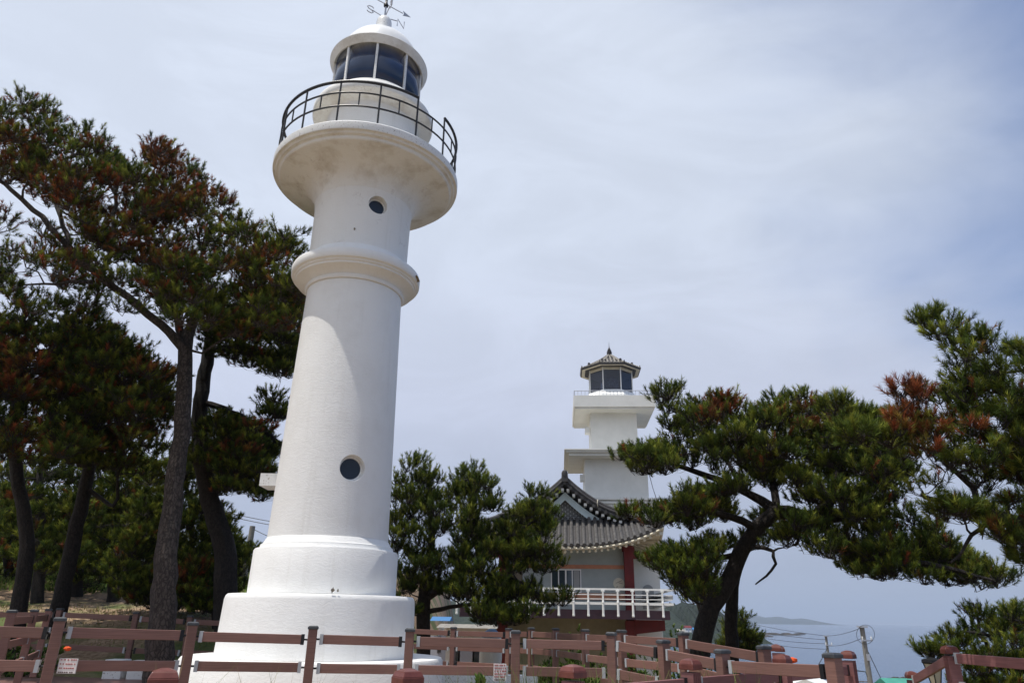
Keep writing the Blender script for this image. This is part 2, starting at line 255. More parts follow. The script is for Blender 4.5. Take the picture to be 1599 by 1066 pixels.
# ---------------------------------------------------------------- ground, sea, far coast
def sstep(a, b_, x):
    t_ = np.clip((x-a)/(b_-a), 0, 1); return t_*t_*(3-2*t_)
def fnoise(x, y, s=1.0):
    return (np.sin(x*.9*s+1.3)*np.cos(y*1.1*s+.4)+.5*np.sin(x*2.3*s+y*1.7*s)+.25*np.sin(x*5.1*s-y*4.3*s+2))/1.75
def terrain(x, y):
    z = np.full_like(x, 0.0)+.0*x
    z = z+.25*sstep(4, 8, y)*(1-sstep(3, 7, x))                       # small rise under the lighthouse
    wl = 1-sstep(-5.5, -1.0, x+.04*(y-17))
    z = z+wl*(sstep(14, 21, y)*1.3+sstep(20, 40, y)*2.3+sstep(40, 90, y)*1.5)
    right = sstep(6, 26, x-.04*np.maximum(y-10, 0))
    z = z-right*(9+3*sstep(20, 60, x))
    z = z-(1-wl)*sstep(12, 30, y)*1.6
    z = z-sstep(52, 120, y)*(1-wl)*16
    z = z-sstep(110, 190, y)*14-sstep(70, 110, x)*6-sstep(10, 40, -y)*2
    return z+.05*fnoise(x, y)+.25*fnoise(x, y, .12)*sstep(20, 60, np.hypot(x, y))
def ground_z(x, y): return float(terrain(np.array([float(x)]), np.array([float(y)]))[0])
g1 = np.concatenate([np.linspace(-220, -26, 40), np.linspace(-25, 30, 160), np.linspace(31, 220, 40)])
g2 = np.concatenate([np.linspace(-60, -3, 12), np.linspace(-2, 50, 150), np.linspace(51, 230, 50)])
XX, YY = np.meshgrid(g1, g2); ZZ = terrain(XX, YY); nx, ny = len(g1), len(g2)
mb = MB(); mb.v = list(zip(XX.ravel().tolist(), YY.ravel().tolist(), ZZ.ravel().tolist()))
mb.f = [(j*nx+i, j*nx+i+1, (j+1)*nx+i+1, (j+1)*nx+i) for j in range(ny-1) for i in range(nx-1)]
m = mat('ground_soil', (.20, .125, .07), .95, (.38, .27, .175), 9, .6, 25, lo=.4, hi=.62); t = m.node_tree; b = t.nodes['Principled BSDF']; lk = b.inputs['Base Color'].links[0].from_socket
tcn = N(t, 'ShaderNodeTexCoord'); n = N(t, 'ShaderNodeTexNoise'); n.inputs['Scale'].default_value = .22; n.inputs['Detail'].default_value = 7; r = N(t, 'ShaderNodeMapRange'); r.inputs[1].default_value = .5; r.inputs[2].default_value = .58
x = N(t, 'ShaderNodeMix', data_type='RGBA'); n2 = N(t, 'ShaderNodeTexNoise'); n2.inputs['Scale'].default_value = 14; n2.inputs['Detail'].default_value = 6; x2 = N(t, 'ShaderNodeMix', data_type='RGBA'); x2.inputs[6].default_value = (.035, .06, .015, 1); x2.inputs[7].default_value = (.14, .16, .04, 1)
for a_, b_ in ((tcn.outputs['Object'], n.inputs['Vector']), (tcn.outputs['Object'], n2.inputs['Vector']), (n.outputs[0], r.inputs[0]), (n2.outputs[0], x2.inputs[0]), (r.outputs[0], x.inputs[0]), (lk, x.inputs[6]), (x2.outputs[2], x.inputs[7]), (x.outputs[2], b.inputs['Base Color'])): t.links.new(a_, b_)
M['soil'] = m
tag(mb.build('ground', 'soil', smooth=True), kind='structure')
SEA = -12.0
m = mat('sea_water', (.02, .06, .13), .12, spec=.5); t = m.node_tree; b = t.nodes['Principled BSDF']; tcn = N(t, 'ShaderNodeTexCoord')
mp_ = N(t, 'ShaderNodeMapping'); mp_.inputs['Scale'].default_value = (.25, .7, 1); n = N(t, 'ShaderNodeTexNoise'); n.inputs['Scale'].default_value = .5; n.inputs['Detail'].default_value = 9; n.inputs['Roughness'].default_value = .6
bu = N(t, 'ShaderNodeBump'); bu.inputs['Strength'].default_value = 1; bu.inputs['Distance'].default_value = .7
for a_, b_ in ((tcn.outputs['Object'], mp_.inputs[0]), (mp_.outputs[0], n.inputs['Vector']), (n.outputs[0], bu.inputs['Height']), (bu.outputs[0], b.inputs['Normal'])): t.links.new(a_, b_)
M['sea'] = m
mb = MB(); n = 96; R_ = 24000; mb.add([(R_*math.cos(2*math.pi*k/n), R_*math.sin(2*math.pi*k/n), SEA) for k in range(n)]+[(0, 0, SEA)], [(k, (k+1) % n, n) for k in range(n)])
tag(mb.build('sea', 'sea'), kind='structure')
def hill(name, pts, depth, m, seed, rough=.12, kind='structure'):
    """ridge following (px, py) points at distance Y; a real volume tapering front and back down to the sea"""
    rnd = random.Random(seed); P = []
    for i in range(len(pts)-1):
        a, b_ = pts[i], pts[i+1]; k = 14
        for j in range(k): P.append([a[q]+(b_[q]-a[q])*j/k for q in range(3)])
    P.append(list(pts[-1])); mb = MB(); rows = []
    for q, (px, py, Y) in enumerate(P):
        c = at(px, py, Y); h = max(c.z-SEA, .3); h *= 1+rough*.35*math.sin(q*1.3+seed)*math.sin(q*.47)+rough*rnd.uniform(-.35, .35)
        row = []
        for k in range(-5, 6):
            u = k/5; hh = h*(1-abs(u)**1.6)-2*(abs(u) > .95); hh *= 1+(rnd.uniform(-rough, rough) if k else 0); row.append((c.x, Y+u*depth, SEA+hh))
        rows.append(row)
    mb.v = [p for r_ in rows for p in r_]; mb.f = [(i*11+k, (i+1)*11+k, (i+1)*11+k+1, i*11+k+1) for i in range(len(rows)-1) for k in range(10)]
    return tag(mb.build(name, m, smooth=True), kind=kind)
hill('mountain', [(700, 905, 9000), (860, 925, 9000), (980, 938, 9000), (1050, 944, 9000), (1120, 952, 9000), (1165, 957, 9000), (1200, 966, 9000), (1240, 972, 9000)], 900, 'farhill', 3, .05)
hill('mountain', [(1140, 967, 6500), (1168, 960, 6500), (1190, 964, 6500), (1215, 962, 6500), (1232, 966, 6500), (1252, 965, 6500), (1268, 969, 6500), (1290, 975.2, 6500)], 500, 'farhill', 5, .04)
hill('headland', [(500, 950, 620), (700, 945, 620), (900, 944, 620), (1040, 948, 620), (1065, 945, 620), (1090, 950, 620), (1112, 957, 620), (1128, 975, 620), (1136, 990, 620)], 120, 'midhill', 7, .22)

def rock(name, px, py, Y, L, h, seed, label, group):
    rnd = random.Random(seed); c = at(px, py, Y); mb = MB(); n_, r_ = 18, 7; vs = []
    for i in range(n_+1):
        u = i/n_*2-1
        for k in range(r_):
            a = math.pi*k/(r_-1); e = (1-u*u)**.5
            vs.append((c.x+u*L/2, Y+math.cos(a)*L*.18*e*rnd.uniform(.7, 1.2), SEA-.15+math.sin(a)*h*e*rnd.uniform(.35, 1.15)))
    mb.add(vs, [(i*r_+k, (i+1)*r_+k, (i+1)*r_+k+1, i*r_+k+1) for i in range(n_) for k in range(r_-1)])
    o = mb.build(name, 'rock'); tag(o, label, 'rock', group)
for i, (px, Y, L, h, lab) in enumerate(((1205, 880, 75, 2.6, 'longest low dark reef furthest out on the sea'), (1178, 760, 40, 2.0, 'dark reef on the sea nearest the leaning pine trunk'), (1249, 950, 16, 2.2, 'small rock at the right end of the far reef'), (1228, 980, 14, 1.6, 'tiny rock between the reef and the horizon'),
        (1404, 205, 7.5, .9, 'brown flat rock in the sea right of the concrete pole'), (1397, 190, 4.5, .6, 'lower brown rock in the sea above the green roof'), (1345, 196, 6, .35, 'low wet rock in the sea behind the concrete pole'), (1412, 192, 3, .5, 'tiny rock just off the green roof'), (1318, 188, 9, .3, 'low rock strip in the sea left of the concrete pole'))):
    v_ = 533
    # python: find py that puts this X on the sea surface
    py = 975
    for q in range(300):
        if at(px, py, Y).z <= SEA: break
        py += .5
    rock('sea_rock', px, py, Y, L, h, 40+i, lab, 'rocks in the sea')

# ---------------------------------------------------------------- lighthouse
LX, LY = -2.964, 12.0
cx = (LX, LY)
def lp(pr): return [(r_, z+EYE) for r_, z in pr]
LH = thing('lighthouse', 'tall white round lighthouse with black gallery railing on stepped plinths', 'lighthouse', (LX, LY, 0.0))
VA = math.atan2(-LY, -LX)                        # towards the camera
def ld(phi): a = VA+math.radians(phi); return Vector((math.cos(a), math.sin(a), 0))
mb = MB().lathe(lp([(1.99, -1.75), (1.965, -.64), (1.94, -.605), (1.0, -.60)]), cx); mb.build('foundation', 'plaster', LH, True)
mb = MB().lathe(lp([(1.50, -.599), (1.47, .20), (1.455, .25), (1.43, .276), (1.0, .285)]), cx); mb.build('plinth', 'plaster', LH, True)
mb = MB().lathe(lp([(1.155, .287), (1.145, .93), (1.13, .952), (1.075, .956), (1.062, .985), (1.055, 1.02), (1.03, 1.03), (.975, 1.125), (.9, 1.13)]), cx); mb.build('plinth', 'plaster', LH, True)
shaft = MB().lathe(lp([(.968, 1.128)]+[(.966-.102*((z-1.128)/4.4)**1.05, z) for z in np.linspace(1.5, 5.45, 9)]+[(.864, 5.52)]), cx, 128).build('shaft', 'plaster', LH, True)
mb = MB().lathe(lp([(.85, 5.522), (.895, 5.525), (.908, 5.55), (.905, 5.585), (.885, 5.60), (.90, 5.62), (.96, 5.66), (1.04, 5.70), (1.09, 5.715), (1.095, 5.75), (1.12, 5.76), (1.13, 5.79), (1.168, 5.80), (1.185, 5.83), (1.187, 5.94), (1.175, 5.97), (1.14, 5.985), (.96, 6.10), (.915, 6.20), (.85, 6.21)]), cx, 128); mb.build('collar', 'plaster', LH, True)
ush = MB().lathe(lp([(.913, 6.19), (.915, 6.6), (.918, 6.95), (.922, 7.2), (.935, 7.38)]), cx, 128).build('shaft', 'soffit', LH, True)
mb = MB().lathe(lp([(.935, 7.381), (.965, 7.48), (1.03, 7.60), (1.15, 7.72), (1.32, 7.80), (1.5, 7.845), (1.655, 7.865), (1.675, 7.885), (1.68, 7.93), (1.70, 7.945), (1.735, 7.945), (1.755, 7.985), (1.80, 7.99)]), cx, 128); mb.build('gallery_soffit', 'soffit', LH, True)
mb = MB().lathe(lp([(1.5, 7.991), (1.80, 7.991), (1.808, 8.02), (1.808, 8.14), (1.79, 8.165), (.5, 8.175)]), cx, 128); mb.build('gallery_slab', 'peel', LH, True)
# portholes : real recesses cut into the shafts
def cut(o, c, d, r_, dep):
    q = d.to_track_quat('Z', 'Y').to_matrix().to_4x4(); bm = bmesh.new(); bmesh.ops.create_cone(bm, cap_ends=True, segments=40, radius1=r_*.86, radius2=r_*1.12, depth=dep*2)
    me = bpy.data.meshes.new('cut'); bm.to_mesh(me); bm.free(); k = bpy.data.objects.new('cut', me); C.objects.link(k); k.matrix_world = Matrix.Translation(c)@q
    md = o.modifiers.new('cut', 'BOOLEAN'); md.object = k; md.operation = 'DIFFERENCE'; md.solver = 'EXACT'
    bpy.context.view_layer.update(); dg = bpy.context.evaluated_depsgraph_get(); nm = bpy.data.meshes.new_from_object(o.evaluated_get(dg)); o.modifiers.clear(); o.data = nm
    nm.set_sharp_from_angle(angle=math.radians(30)); bpy.data.objects.remove(k)
def porthole(o, px, py, phi, R_, r_):
    d = ld(phi); Y = LY+d.y*R_; p = at(px, py, Y); c = Vector((LX, LY, p.z))+d*R_; cut(o, c, d, r_, .14)
    fr = MB(); u = Vector((0, 0, 1)); s_ = d.cross(u).normalized()
    ci = c-d*.115; ring = [ci+s_*math.cos(a)*r_*.86+u*math.sin(a)*r_*.86 for a in np.linspace(0, 2*math.pi, 40, endpoint=False)]
    fr.tube(ring, .014, 6, closed=True); f_ = fr.build('window', 'peel', LH, True)
    g_ = MB(); poly = [(math.cos(a)*r_*.85, math.sin(a)*r_*.85) for a in np.linspace(0, 2*math.pi, 40, endpoint=False)]
    g_.prism(poly, ci, s_, u, .01); g_.build('pane', 'porthole', f_)
porthole(shaft, 546.5, 730, 15.5, .925, .21)
porthole(ush, 589, 320, 15.5, .917, .185)
# chipped paint patches (real wear), rust under the collar
for px, py, R_, sz, mn in ((554, 357, .92, .022, 'spot'), (520, 921, 1.456, .03, 'spot'), (528, 922, 1.456, .022, 'spot'), (512, 837, .97, .012, 'spot')):
    Y = LY-R_; p = at(px, py, Y); e = math.asin(max(-1, min(1, (p.x-LX-(LX/LY)*0)/R_))); Y = LY-R_*math.cos(e); p = at(px, py, Y); d = Vector((p.x-LX, p.y-LY, 0)).normalized(); p = Vector((LX, LY, p.z))+d*(R_+.002)
    rnd = random.Random(int(px)); s_ = d.cross(Vector((0, 0, 1))); poly = [(math.cos(a)*sz*rnd.uniform(.3, 1), math.sin(a)*sz*1.3*rnd.uniform(.4, 1.3)) for a in np.linspace(0, 2*math.pi, 11, endpoint=False)]
    MB().prism(poly, p, s_, (0, 0, 1), -.006).build('paint_chip', mn, LH)
rnd = random.Random(2); d = ld(68); s_ = d.cross(Vector((0, 0, 1)))
MB().prism([(math.cos(e)*.13*rnd.uniform(.4, 1.1), math.sin(e)*.055*rnd.uniform(.5, 1.1)) for e in np.linspace(0, 2*math.pi, 17, endpoint=False)], Vector((LX, LY, 5.86+EYE))+d*1.187, s_, (0, 0, 1), -.012).build('rust_stain', 'rust', LH)
# small white box fixed to the far left of the shaft
p = at(424, 752, 12.9); MB().box((p.x+.15, p.y, p.z), (.55, .5, .22)).build('wall_box', 'peel', LH)
# lantern room
MB().lathe(lp([(.92, 8.176), (.92, 9.30), (.925, 9.34)]), cx).build('lantern_drum', 'plaster', LH, True)
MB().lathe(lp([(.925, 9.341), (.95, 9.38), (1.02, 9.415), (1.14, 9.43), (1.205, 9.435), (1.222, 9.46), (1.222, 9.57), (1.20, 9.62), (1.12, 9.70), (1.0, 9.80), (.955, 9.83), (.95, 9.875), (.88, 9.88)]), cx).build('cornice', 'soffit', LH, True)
gl = []
ang = [-45+40*k for k in range(9)]
for i, a0 in enumerate(ang):
    g_ = MB(); P = [Vector((LX, LY, 0))+ld(a0+40*j/10)*.895 for j in range(11)]
    g_.add([(p.x, p.y, z+EYE) for z in (9.88, 10.83) for p in P], [(j, j+1, 12+j, 11+j) for j in range(10)]); o = g_.build('pane', 'lantern_glass', LH, True)
    md = o.modifiers.new('thick', 'SOLIDIFY'); md.thickness = .008
    d = ld(a0); q = Vector((LX, LY, 0))+d*.905
    MB().bar((q.x, q.y, 9.875+EYE), (q.x, q.y, 10.84+EYE), .045, .04, d).build('mullion', 'peel', LH)
MB().lathe(lp([(.86, 9.885), (.86, 9.90), (.3, 9.905)]), cx).build('lantern_floor', 'greywall', LH)
MB().lathe(lp([(.12, 9.9), (.12, 10.1), (.2, 10.12), (.24, 10.3), (.2, 10.5), (.1, 10.55)]), cx, 32).build('lamp_lens', 'lens', LH, True)
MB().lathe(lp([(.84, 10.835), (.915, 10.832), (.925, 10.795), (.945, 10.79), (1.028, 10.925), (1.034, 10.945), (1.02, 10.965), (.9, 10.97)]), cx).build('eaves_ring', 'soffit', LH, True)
MB().lathe(lp([(1.0, 10.95), (.93, 10.985), (.87, 11.02)]+[(.85*math.cos(a), 11.02+.82*math.sin(a)) for a in np.linspace(.06, 1.37, 24)]), cx).build('dome', 'dome', LH, True)
MB().lathe(lp([(.178, 11.78), (.170, 11.82), (.170, 12.2), (.166, 12.26)]+[(.163*math.cos(a), 12.26+.15*math.sin(a)) for a in np.linspace(.1, 1.5, 8)]), cx, 40).build('ventilator', 'dome', LH, True)
for a in range(0, 360, 24):
    d = ld(a); p = Vector((LX, LY, 12.12+EYE))+d*.1675; MB().tube([p-d*.01, p+d*.002], .011, 8).build('vent_hole', 'iron', LH)
vz = 12.38+EYE
S = Vector((math.cos(math.radians(-150)), math.sin(math.radians(-150)), 0)); W_ = Vector((-S.y, S.x, 0))*-1; U = Vector((0, 0, 1)); O_ = Vector((LX, LY, 0))
mb = MB(); mb.tube([O_+U*(vz-.02), O_+U*(vz+.34)], .02, 10)
for d in (S, -S, W_, -W_): mb.tube([O_+U*(vz+.03)+d*.02, O_+U*(vz+.09)+d*.3], .011, 6)
wv = mb.build('weather_vane', 'vane', LH, True)
def strokes(name, st, o, ax, sc_, mm, par):
    q = MB()
    for s_ in st: q.tube([o+ax*a*sc_+U*b_*sc_ for a, b_ in s_], .012, 6)
    return q.build(name, mm, par, True)
strokes('letter', [[(-.4, -.5), (-.4, .5), (.4, -.5), (.4, .5)]], O_+U*(vz+.05)-S*.38, S*-1, .2, 'vane', wv)
strokes('letter', [[(.4, .35), (.2, .5), (-.2, .5), (-.4, .3), (-.25, .08), (.25, -.08), (.4, -.3), (.2, -.5), (-.2, -.5), (-.4, -.35)]], O_+U*(vz+.09)+S*.34, S*-1, .18, 'vane', wv)
strokes('letter', [[(.35, .5), (-.35, .5), (-.35, -.5), (.35, -.5)], [(-.35, 0), (.2, 0)]], O_+U*(vz+.1)-W_*.38, W_, .17, 'vane', wv)
strokes('letter', [[(-.5, .5), (-.25, -.5), (0, .3), (.25, -.5), (.5, .5)]], O_+U*(vz+.1)+W_*.38, W_, .17, 'vane', wv)
ar = MB(); az_ = vz+.42; AD = (S*-1+W_*.1).normalized()
ar.tube([O_+U*az_-AD*.5, O_+U*az_+AD*.42], .011, 6)
ar.prism([(.42, .07), (.62, 0), (.42, -.07), (.45, 0)], O_+U*az_, AD, U, .008)
ar.prism([(-.34, 0), (-.42, .1), (-.64, .13), (-.55, 0), (-.64, -.13), (-.42, -.1)], O_+U*az_, AD, U, .008)
ar.build('arrow', 'vane', wv)
MB().lathe([(.05, vz+.36), (.055, vz+.40), (.03, vz+.46), (.025, vz+.56), (.03, vz+.58)], cx, 16).build('bearing', 'iron', wv, True)
wr = MB()
for k in range(3):
    a = math.radians(30+120*k); d = Vector((math.cos(a), math.sin(a), 0)); wr.tube([O_+U*(vz+.57), O_+U*(vz+.68)+d*.17], .008, 6)
wr.tube([O_+U*(vz+.5), O_+U*(vz+1.1)], .012, 6); wr.build('lightning_rod', 'iron', wv)
# gallery railing
RR = 1.745; GZ = 8.165+EYE
gr = MB(); pa = [2.3+24*k for k in range(15)]
def arc(q, a0, a1, z, r_, n_=8):
    k = max(2, int(abs(a1-a0)/4)); pts = [O_+ld(a0+(a1-a0)*i/k)*RR+U*z for i in range(k+1)]; q.tube(pts, r_, n_)
for z, r_ in ((GZ+.66, .017), (GZ+.36, .017)):
    q = MB(); q.tube([O_+ld(4*i)*RR+U*z for i in range(90)], r_, 8, closed=True); q.build('rail', 'iron', LH, True)
q = MB(); arc(q, 50.3, 26.3+360, GZ+.91, .028); q.build('rail', 'iron', LH, True)
for i, a in enumerate(pa):
    p = O_+ld(a)*RR; MB().tube([p+U*(GZ-.01), p+U*(GZ+.92)], .018, 8).build('post', 'iron', LH, True)
    p = O_+ld(a+12)*RR; MB().tube([p+U*(GZ+.36), p+U*(GZ+.66)], .014, 6).build('baluster', 'iron', LH, True)

# ---------------------------------------------------------------- fences
FR = random.Random(4)
def fence(label, pts, zt, style='brown', hgt=1.15, rails=(-.14, -.455, -.77), skip=(), rh=.105, group=None, cat='fence', broken=()):
    red = style == 'red'; fm = 'fencered' if red else 'fence'; pw = .125 if red else .105
    P = [Vector((x, y, z)) for (x, y), z in zip(pts, zt)]
    T = thing('fence', label, cat, (P[0].x, P[0].y, P[0].z-hgt), group)
    for i, p in enumerate(P):
        a = P[min(i+1, len(P)-1)]-P[max(i-1, 0)]; rz = math.atan2(a.y, a.x); q = MB(); n_ = 9 if red else 1
        if red:
            for k in range(n_):           # fluted faces
                s_ = (k-(n_-1)/2)*pw/n_; q.box((p.x+s_*math.cos(rz), p.y+s_*math.sin(rz), p.z-hgt/2-.05), (pw/n_*(.99 if k % 2 else .9), pw-(.012 if k % 2 else .0), hgt-.1), rz)
        else: q.box((p.x, p.y, p.z-hgt/2-.015), (pw, pw, hgt), rz)
        po = q.build('post', fm, T)
        if not red: bevel(po, .006)
        c = MB()
        if red:
            c.box((p.x, p.y, p.z-.055), (pw+.028, pw+.028, .045), rz); c.box((p.x, p.y, p.z-.0165), (pw+.026, pw+.026, .032), rz, .8); c.box((p.x, p.y, p.z+.0075), ((pw+.026)*.8, (pw+.026)*.8, .016), rz, .3)
        else:
            c.box((p.x, p.y, p.z-.013), (pw+.02, pw+.02, .03), rz); c.box((p.x, p.y, p.z+.008), (pw+.016, pw+.016, .012), rz, .75)
        co = c.build('cap', 'capred' if red else 'capdark', po); bevel(co, .004)
    for i in range(len(P)-1):
        if i in skip: continue
        for k, rz_ in enumerate(rails):
            a, b_ = P[i]+U*(rz_+FR.uniform(-.006, .006)), P[i+1]+U*(rz_+FR.uniform(-.006, .006)); d = (b_-a).normalized(); g_ = pw/2+.05
            if (i, k) in broken: b_ = b_-U*.06
            ra = MB().bar(a+d*g_, b_-d*g_, .038, rh).build('rail', fm, T); bevel(ra, .005)
            for e, s_ in ((a, 1), (b_, -1)):
                mk = 'bracketblack' if (i*3+k+(s_ > 0)) % 3 == 0 else 'bracket'
                bo = MB().bar(e+d*s_*(pw/2+.038), e+d*s_*(pw/2+.078), .052, rh+.014); bo.build('bracket', mk, ra)
                MB().tube([e+d*s_*(pw/2-.002), e+d*s_*(pw/2+.04)], .012, 6).build('bolt', 'bracketblack', ra)
    return T
def pz(l): return [at(px, py, Y) for px, py, Y in l]
def fr(label, l, **k):
    p = pz(l); return fence(label, [(a.x, a.y) for a in p], [a.z for a in p], **k)
fr('brown composite fence across the front of the white lighthouse, charcoal post caps', [(-150, 957, 7.6), (95, 965, 8.0), (302, 972, 8.9), (490, 978, 9.25), (641, 982, 9.45), (806, 985, 9.5), (955, 988, 9.5), (1036, 1000, 8.9), (1128, 1015, 7.7), (1300, 1021, 6.6)])
fr('brown composite fence running behind the lighthouse past the big pine trunk', [(-60, 950, 16.3), (95, 950, 16.4), (214, 956, 16.5), (298, 961, 16.7), (405, 966, 17), (530, 971, 17.3), (620, 975, 17.4), (709, 979, 17.2), (795, 981, 16.6), (830, 980, 15.8), (868, 981, 14.5), (914, 983, 13), (971, 984, 11.5), (1067, 988, 10.2), (1193, 1009, 8.5)], rails=(-.12, -.43, -.75))
fr('short brown fence at far left, running back from front fence to rear fence', [(20, 953, 10.6), (55, 952, 12.6), (77, 951, 14.4)], rails=(-.14, -.455, -.77))
fr('brown fence on the right side of the stairs, its last post by the sea', [(1012, 987, 12.8), (1100, 992, 11.8)], rails=(-.14, -.45, -.76)) if False else None
fr('maroon fence nearest the camera with pyramid post caps along the bottom edge', [(-120, 1047, 3.9), (258, 1047, 4.2), (638, 1047, 4.9), (895, 1040, 5.9), (1078, 1030, 7.0), (1221, 1023, 8.1), (1324, 1017, 9.6)], style='red', rails=(-.2, -.52, -.84), skip=())
fr('maroon fence at lower right, going down past the lantern lamp', [(1423, 1049, 11.0), (1482, 1009, 9.0), (1665, 1020, 7.2)], style='red', rails=(-.12, -.42, -.72))
o = fr('single maroon post with white top left of the orange cloth', [(1212, 1007, 11.0), (1218, 1009, 12.6)], style='red', rails=(-.5,))
# boardwalk
def deck(name, poly, z, label=None):
    b_ = MB(); b_.prism(poly, (0, 0, z), (1, 0, 0), (0, 1, 0), -.12); return tag(b_.build(name, 'fence'), kind='structure')
deck('boardwalk', [(-9.6, 7.6), (-4.95, 7.6), (-5.05, 16.6), (-9.6, 16.6)], EYE-1.22)
deck('boardwalk', [(-.9, 17.2), (-4.8, 17.2), (-4.8, 14.3), (-.9, 14.3)], EYE-1.5)

# small sign boards on the fences
def sign(px, py, Y, wd, hg, label, rows):
    c = at(px, py, Y); T = thing('notice_sign', label, 'sign', c); MB().box(c, (wd, .015, hg)).build('board', 'sign', T); rnd = random.Random(px)
    q = MB(); q2 = MB(); r_ = 0
    for j in range(rows):
        z = c.z+hg*.42-hg*.84*j/(rows-1); x_ = c.x-wd*.42; last = j == rows-1
        while x_ < c.x+wd*.40:
            ww = wd*rnd.uniform(.06, .1); qq = q2 if last else q
            for s_ in range(3): qq.box((x_+ww/2, c.y-.009, z-hg*.03+s_*hg*.025), (ww, .004, hg*.012))
            qq.box((x_+ww*rnd.uniform(.2, .8), c.y-.0095, z), (ww*.2, .004, hg*.08)); x_ += ww*1.35+(wd*.06 if rnd.random() < .2 else 0)
    q.build('lettering', 'signred', T); q2.build('lettering', 'signblack', T)
sign(106, 1039, 8.02, .19, .14, 'small white notice with red lettering under the left fence rail', 4)
sign(781, 1049, 9.43, .155, .19, 'small white notice with red lettering beside the middle fence post', 6)

# ---------------------------------------------------------------- lamp
c = at(1455, 1027, 11.0); LP = thing('garden_lamp', 'black framed lantern lamp with frosted glass beside maroon fence', 'lamp', (c.x, c.y, c.z-1.4))
def sq(q, z0, w0, z1, w1): q.lathe([(w0, z0), (w1, z1)], (c.x, c.y), 6)
q = MB(); sq(q, c.z-.40, .05, c.z-.07, .125); q.build('glass', 'lampglass', LP)
q = MB(); q.lathe([(.14, c.z-.07), (.155, c.z-.055), (.15, c.z-.02), (.06, c.z), (.02, c.z+.01)], (c.x, c.y), 6); q.build('lid', 'bracketblack', LP)
q = MB()
for k in range(6):
    a = math.pi*k/3; q.tube([(c.x+math.cos(a)*.052, c.y+math.sin(a)*.052, c.z-.41), (c.x+math.cos(a)*.13, c.y+math.sin(a)*.13, c.z-.06)], .008, 5)
q.build('frame', 'bracketblack', LP)
q = MB(); q.lathe([(.06, c.z-1.4), (.035, c.z-1.3), (.025, c.z-.6), (.04, c.z-.5), (.06, c.z-.44), (.055, c.z-.40)], (c.x, c.y), 12); q.build('pole', 'bracketblack', LP, True)

# ---------------------------------------------------------------- korean style house
HX, HZ = 2.66, EYE
H = thing('pavilion_house', 'two storey pale blue house with curved grey tiled gable roof and white deck railing', 'house', (HX, 34, -2))
def hx(x_): return HX+x_
def e_z(x_): return 3.02+.92*(min(abs(x_), 4.4)/4.35)**2.6+EYE
YF, YE, YB = 34.0, 32.4, 43.0
q = MB(); q.box((HX, 38.3, 1.9+EYE), (5.9, 8.6, 3.0)); q.build('wall', 'wallblue', H)
q = MB(); q.box((HX-.2, 38.6, -1.3+EYE), (6.0, 8.4, 3.0)); q.build('lower_wall', 'olive', H)
q = MB(); q.box((HX, YF-.01, 2.235+EYE), (5.9, .04, .17)); q.build('band', 'orange', H)
q = MB(); q.box((HX, YF-.01, .95+EYE), (5.9, .04, .28)); q.build('band', 'orange', H)
for s_ in (-1, 1):
    x_ = hx(s_*2.86); q = MB(); q.box((x_, YF-.25, .9+EYE), (.42, .42, 4.5)); q.box((x_+s_*.3, YF-.25, 2.75+EYE), (.35, .3, .32)); q.box((x_, YF-.25, 3.0+EYE), (.55, .3, .2)); q.build('column', 'red', H)
q = MB(); q.box((hx(2.75), 33.2, -1.5+EYE), (.38, .4, 2.9)); q.build('column', 'red', H)
q = MB(); q.box((hx(-2.85), 33.2, -1.5+EYE), (.38, .4, 2.9)); q.build('column', 'red', H)
q = MB(); q.prism([(2.95, .0), (4.25, .0), (4.25, -.42), (2.95, -.58)], (HX, 33.0, EYE), (1, 0, 0), (0, 0, 1), -.35); q.build('deck_beam', 'red', H)
q = MB(); q.box((hx(3.6), 34.6, -1.4+EYE), (1.3, .3, 2.2)); q.build('side_wall', 'white', H)
q = MB(); q.box((HX-.1, 33.0, .19+EYE), (8.9, 2.2, .36)); q.build('deck', 'purple', H)
# window
wx0, wx1, wz0, wz1 = 1.97, 3.36, 1.10+EYE, 2.12+EYE; T = MB()
for a, b_, c_, d_ in ((wx0, wx1, wz1-.05, wz1), (wx0, wx1, wz0, wz0+.05), (wx0, wx0+.05, wz0+.05, wz1-.05), (wx1-.05, wx1, wz0+.05, wz1-.05), (2.30, 2.35, wz0+.05, wz1-.05), (2.62, 2.69, wz0+.05, wz1-.05), (2.93, 2.98, wz0+.05, wz1-.05)):
    T.box(((a+b_)/2, YF-.02, (c_+d_)/2), (b_-a, .08, d_-c_))
wo = T.build('window', 'rail_white', H); q = MB(); q.box(((wx0+wx1)/2, YF-.005, (wz0+wz1)/2), (wx1-wx0-.06, .03, wz1-wz0-.06)); q.build('pane', 'winglass', wo)
q = MB(); q.box((3.02+.13, YF-.024, (wz0+wz1)/2), (.26, .012, wz1-wz0-.12)); q.build('curtain', 'greywall', wo)
p0, p1 = at(790, 893, YF), at(816, 918, YF); q = MB(); q.box(((p0.x+p1.x)/2, YF-.02, (p0.z+p1.z)/2-.1), (p1.x-p0.x, .05, p0.z-p1.z+.3)); q.build('shutter', 'tan', H)
c = at(966, 911, YF); q = MB(); q.tube([(c.x, YF-.03, c.z), (c.x, YF+.05, c.z)], .25, 40); pl = q.build('relief_disc', 'stonerelief', H)
q = MB(); q.tube([(c.x-.12, YF-.034, c.z+.02), (c.x+.15, YF-.034, c.z+.14)], .008, 5); q.tube([(c.x+.02, YF-.034, c.z+.02), (c.x+.17, YF-.034, c.z+.03)], .007, 5); q.tube([(c.x-.12, YF-.034, c.z-.17), (c.x-.08, YF-.034, c.z-.11), (c.x-.05, YF-.034, c.z-.18)], .009, 5); q.build('relief_line', 'darkline', pl)
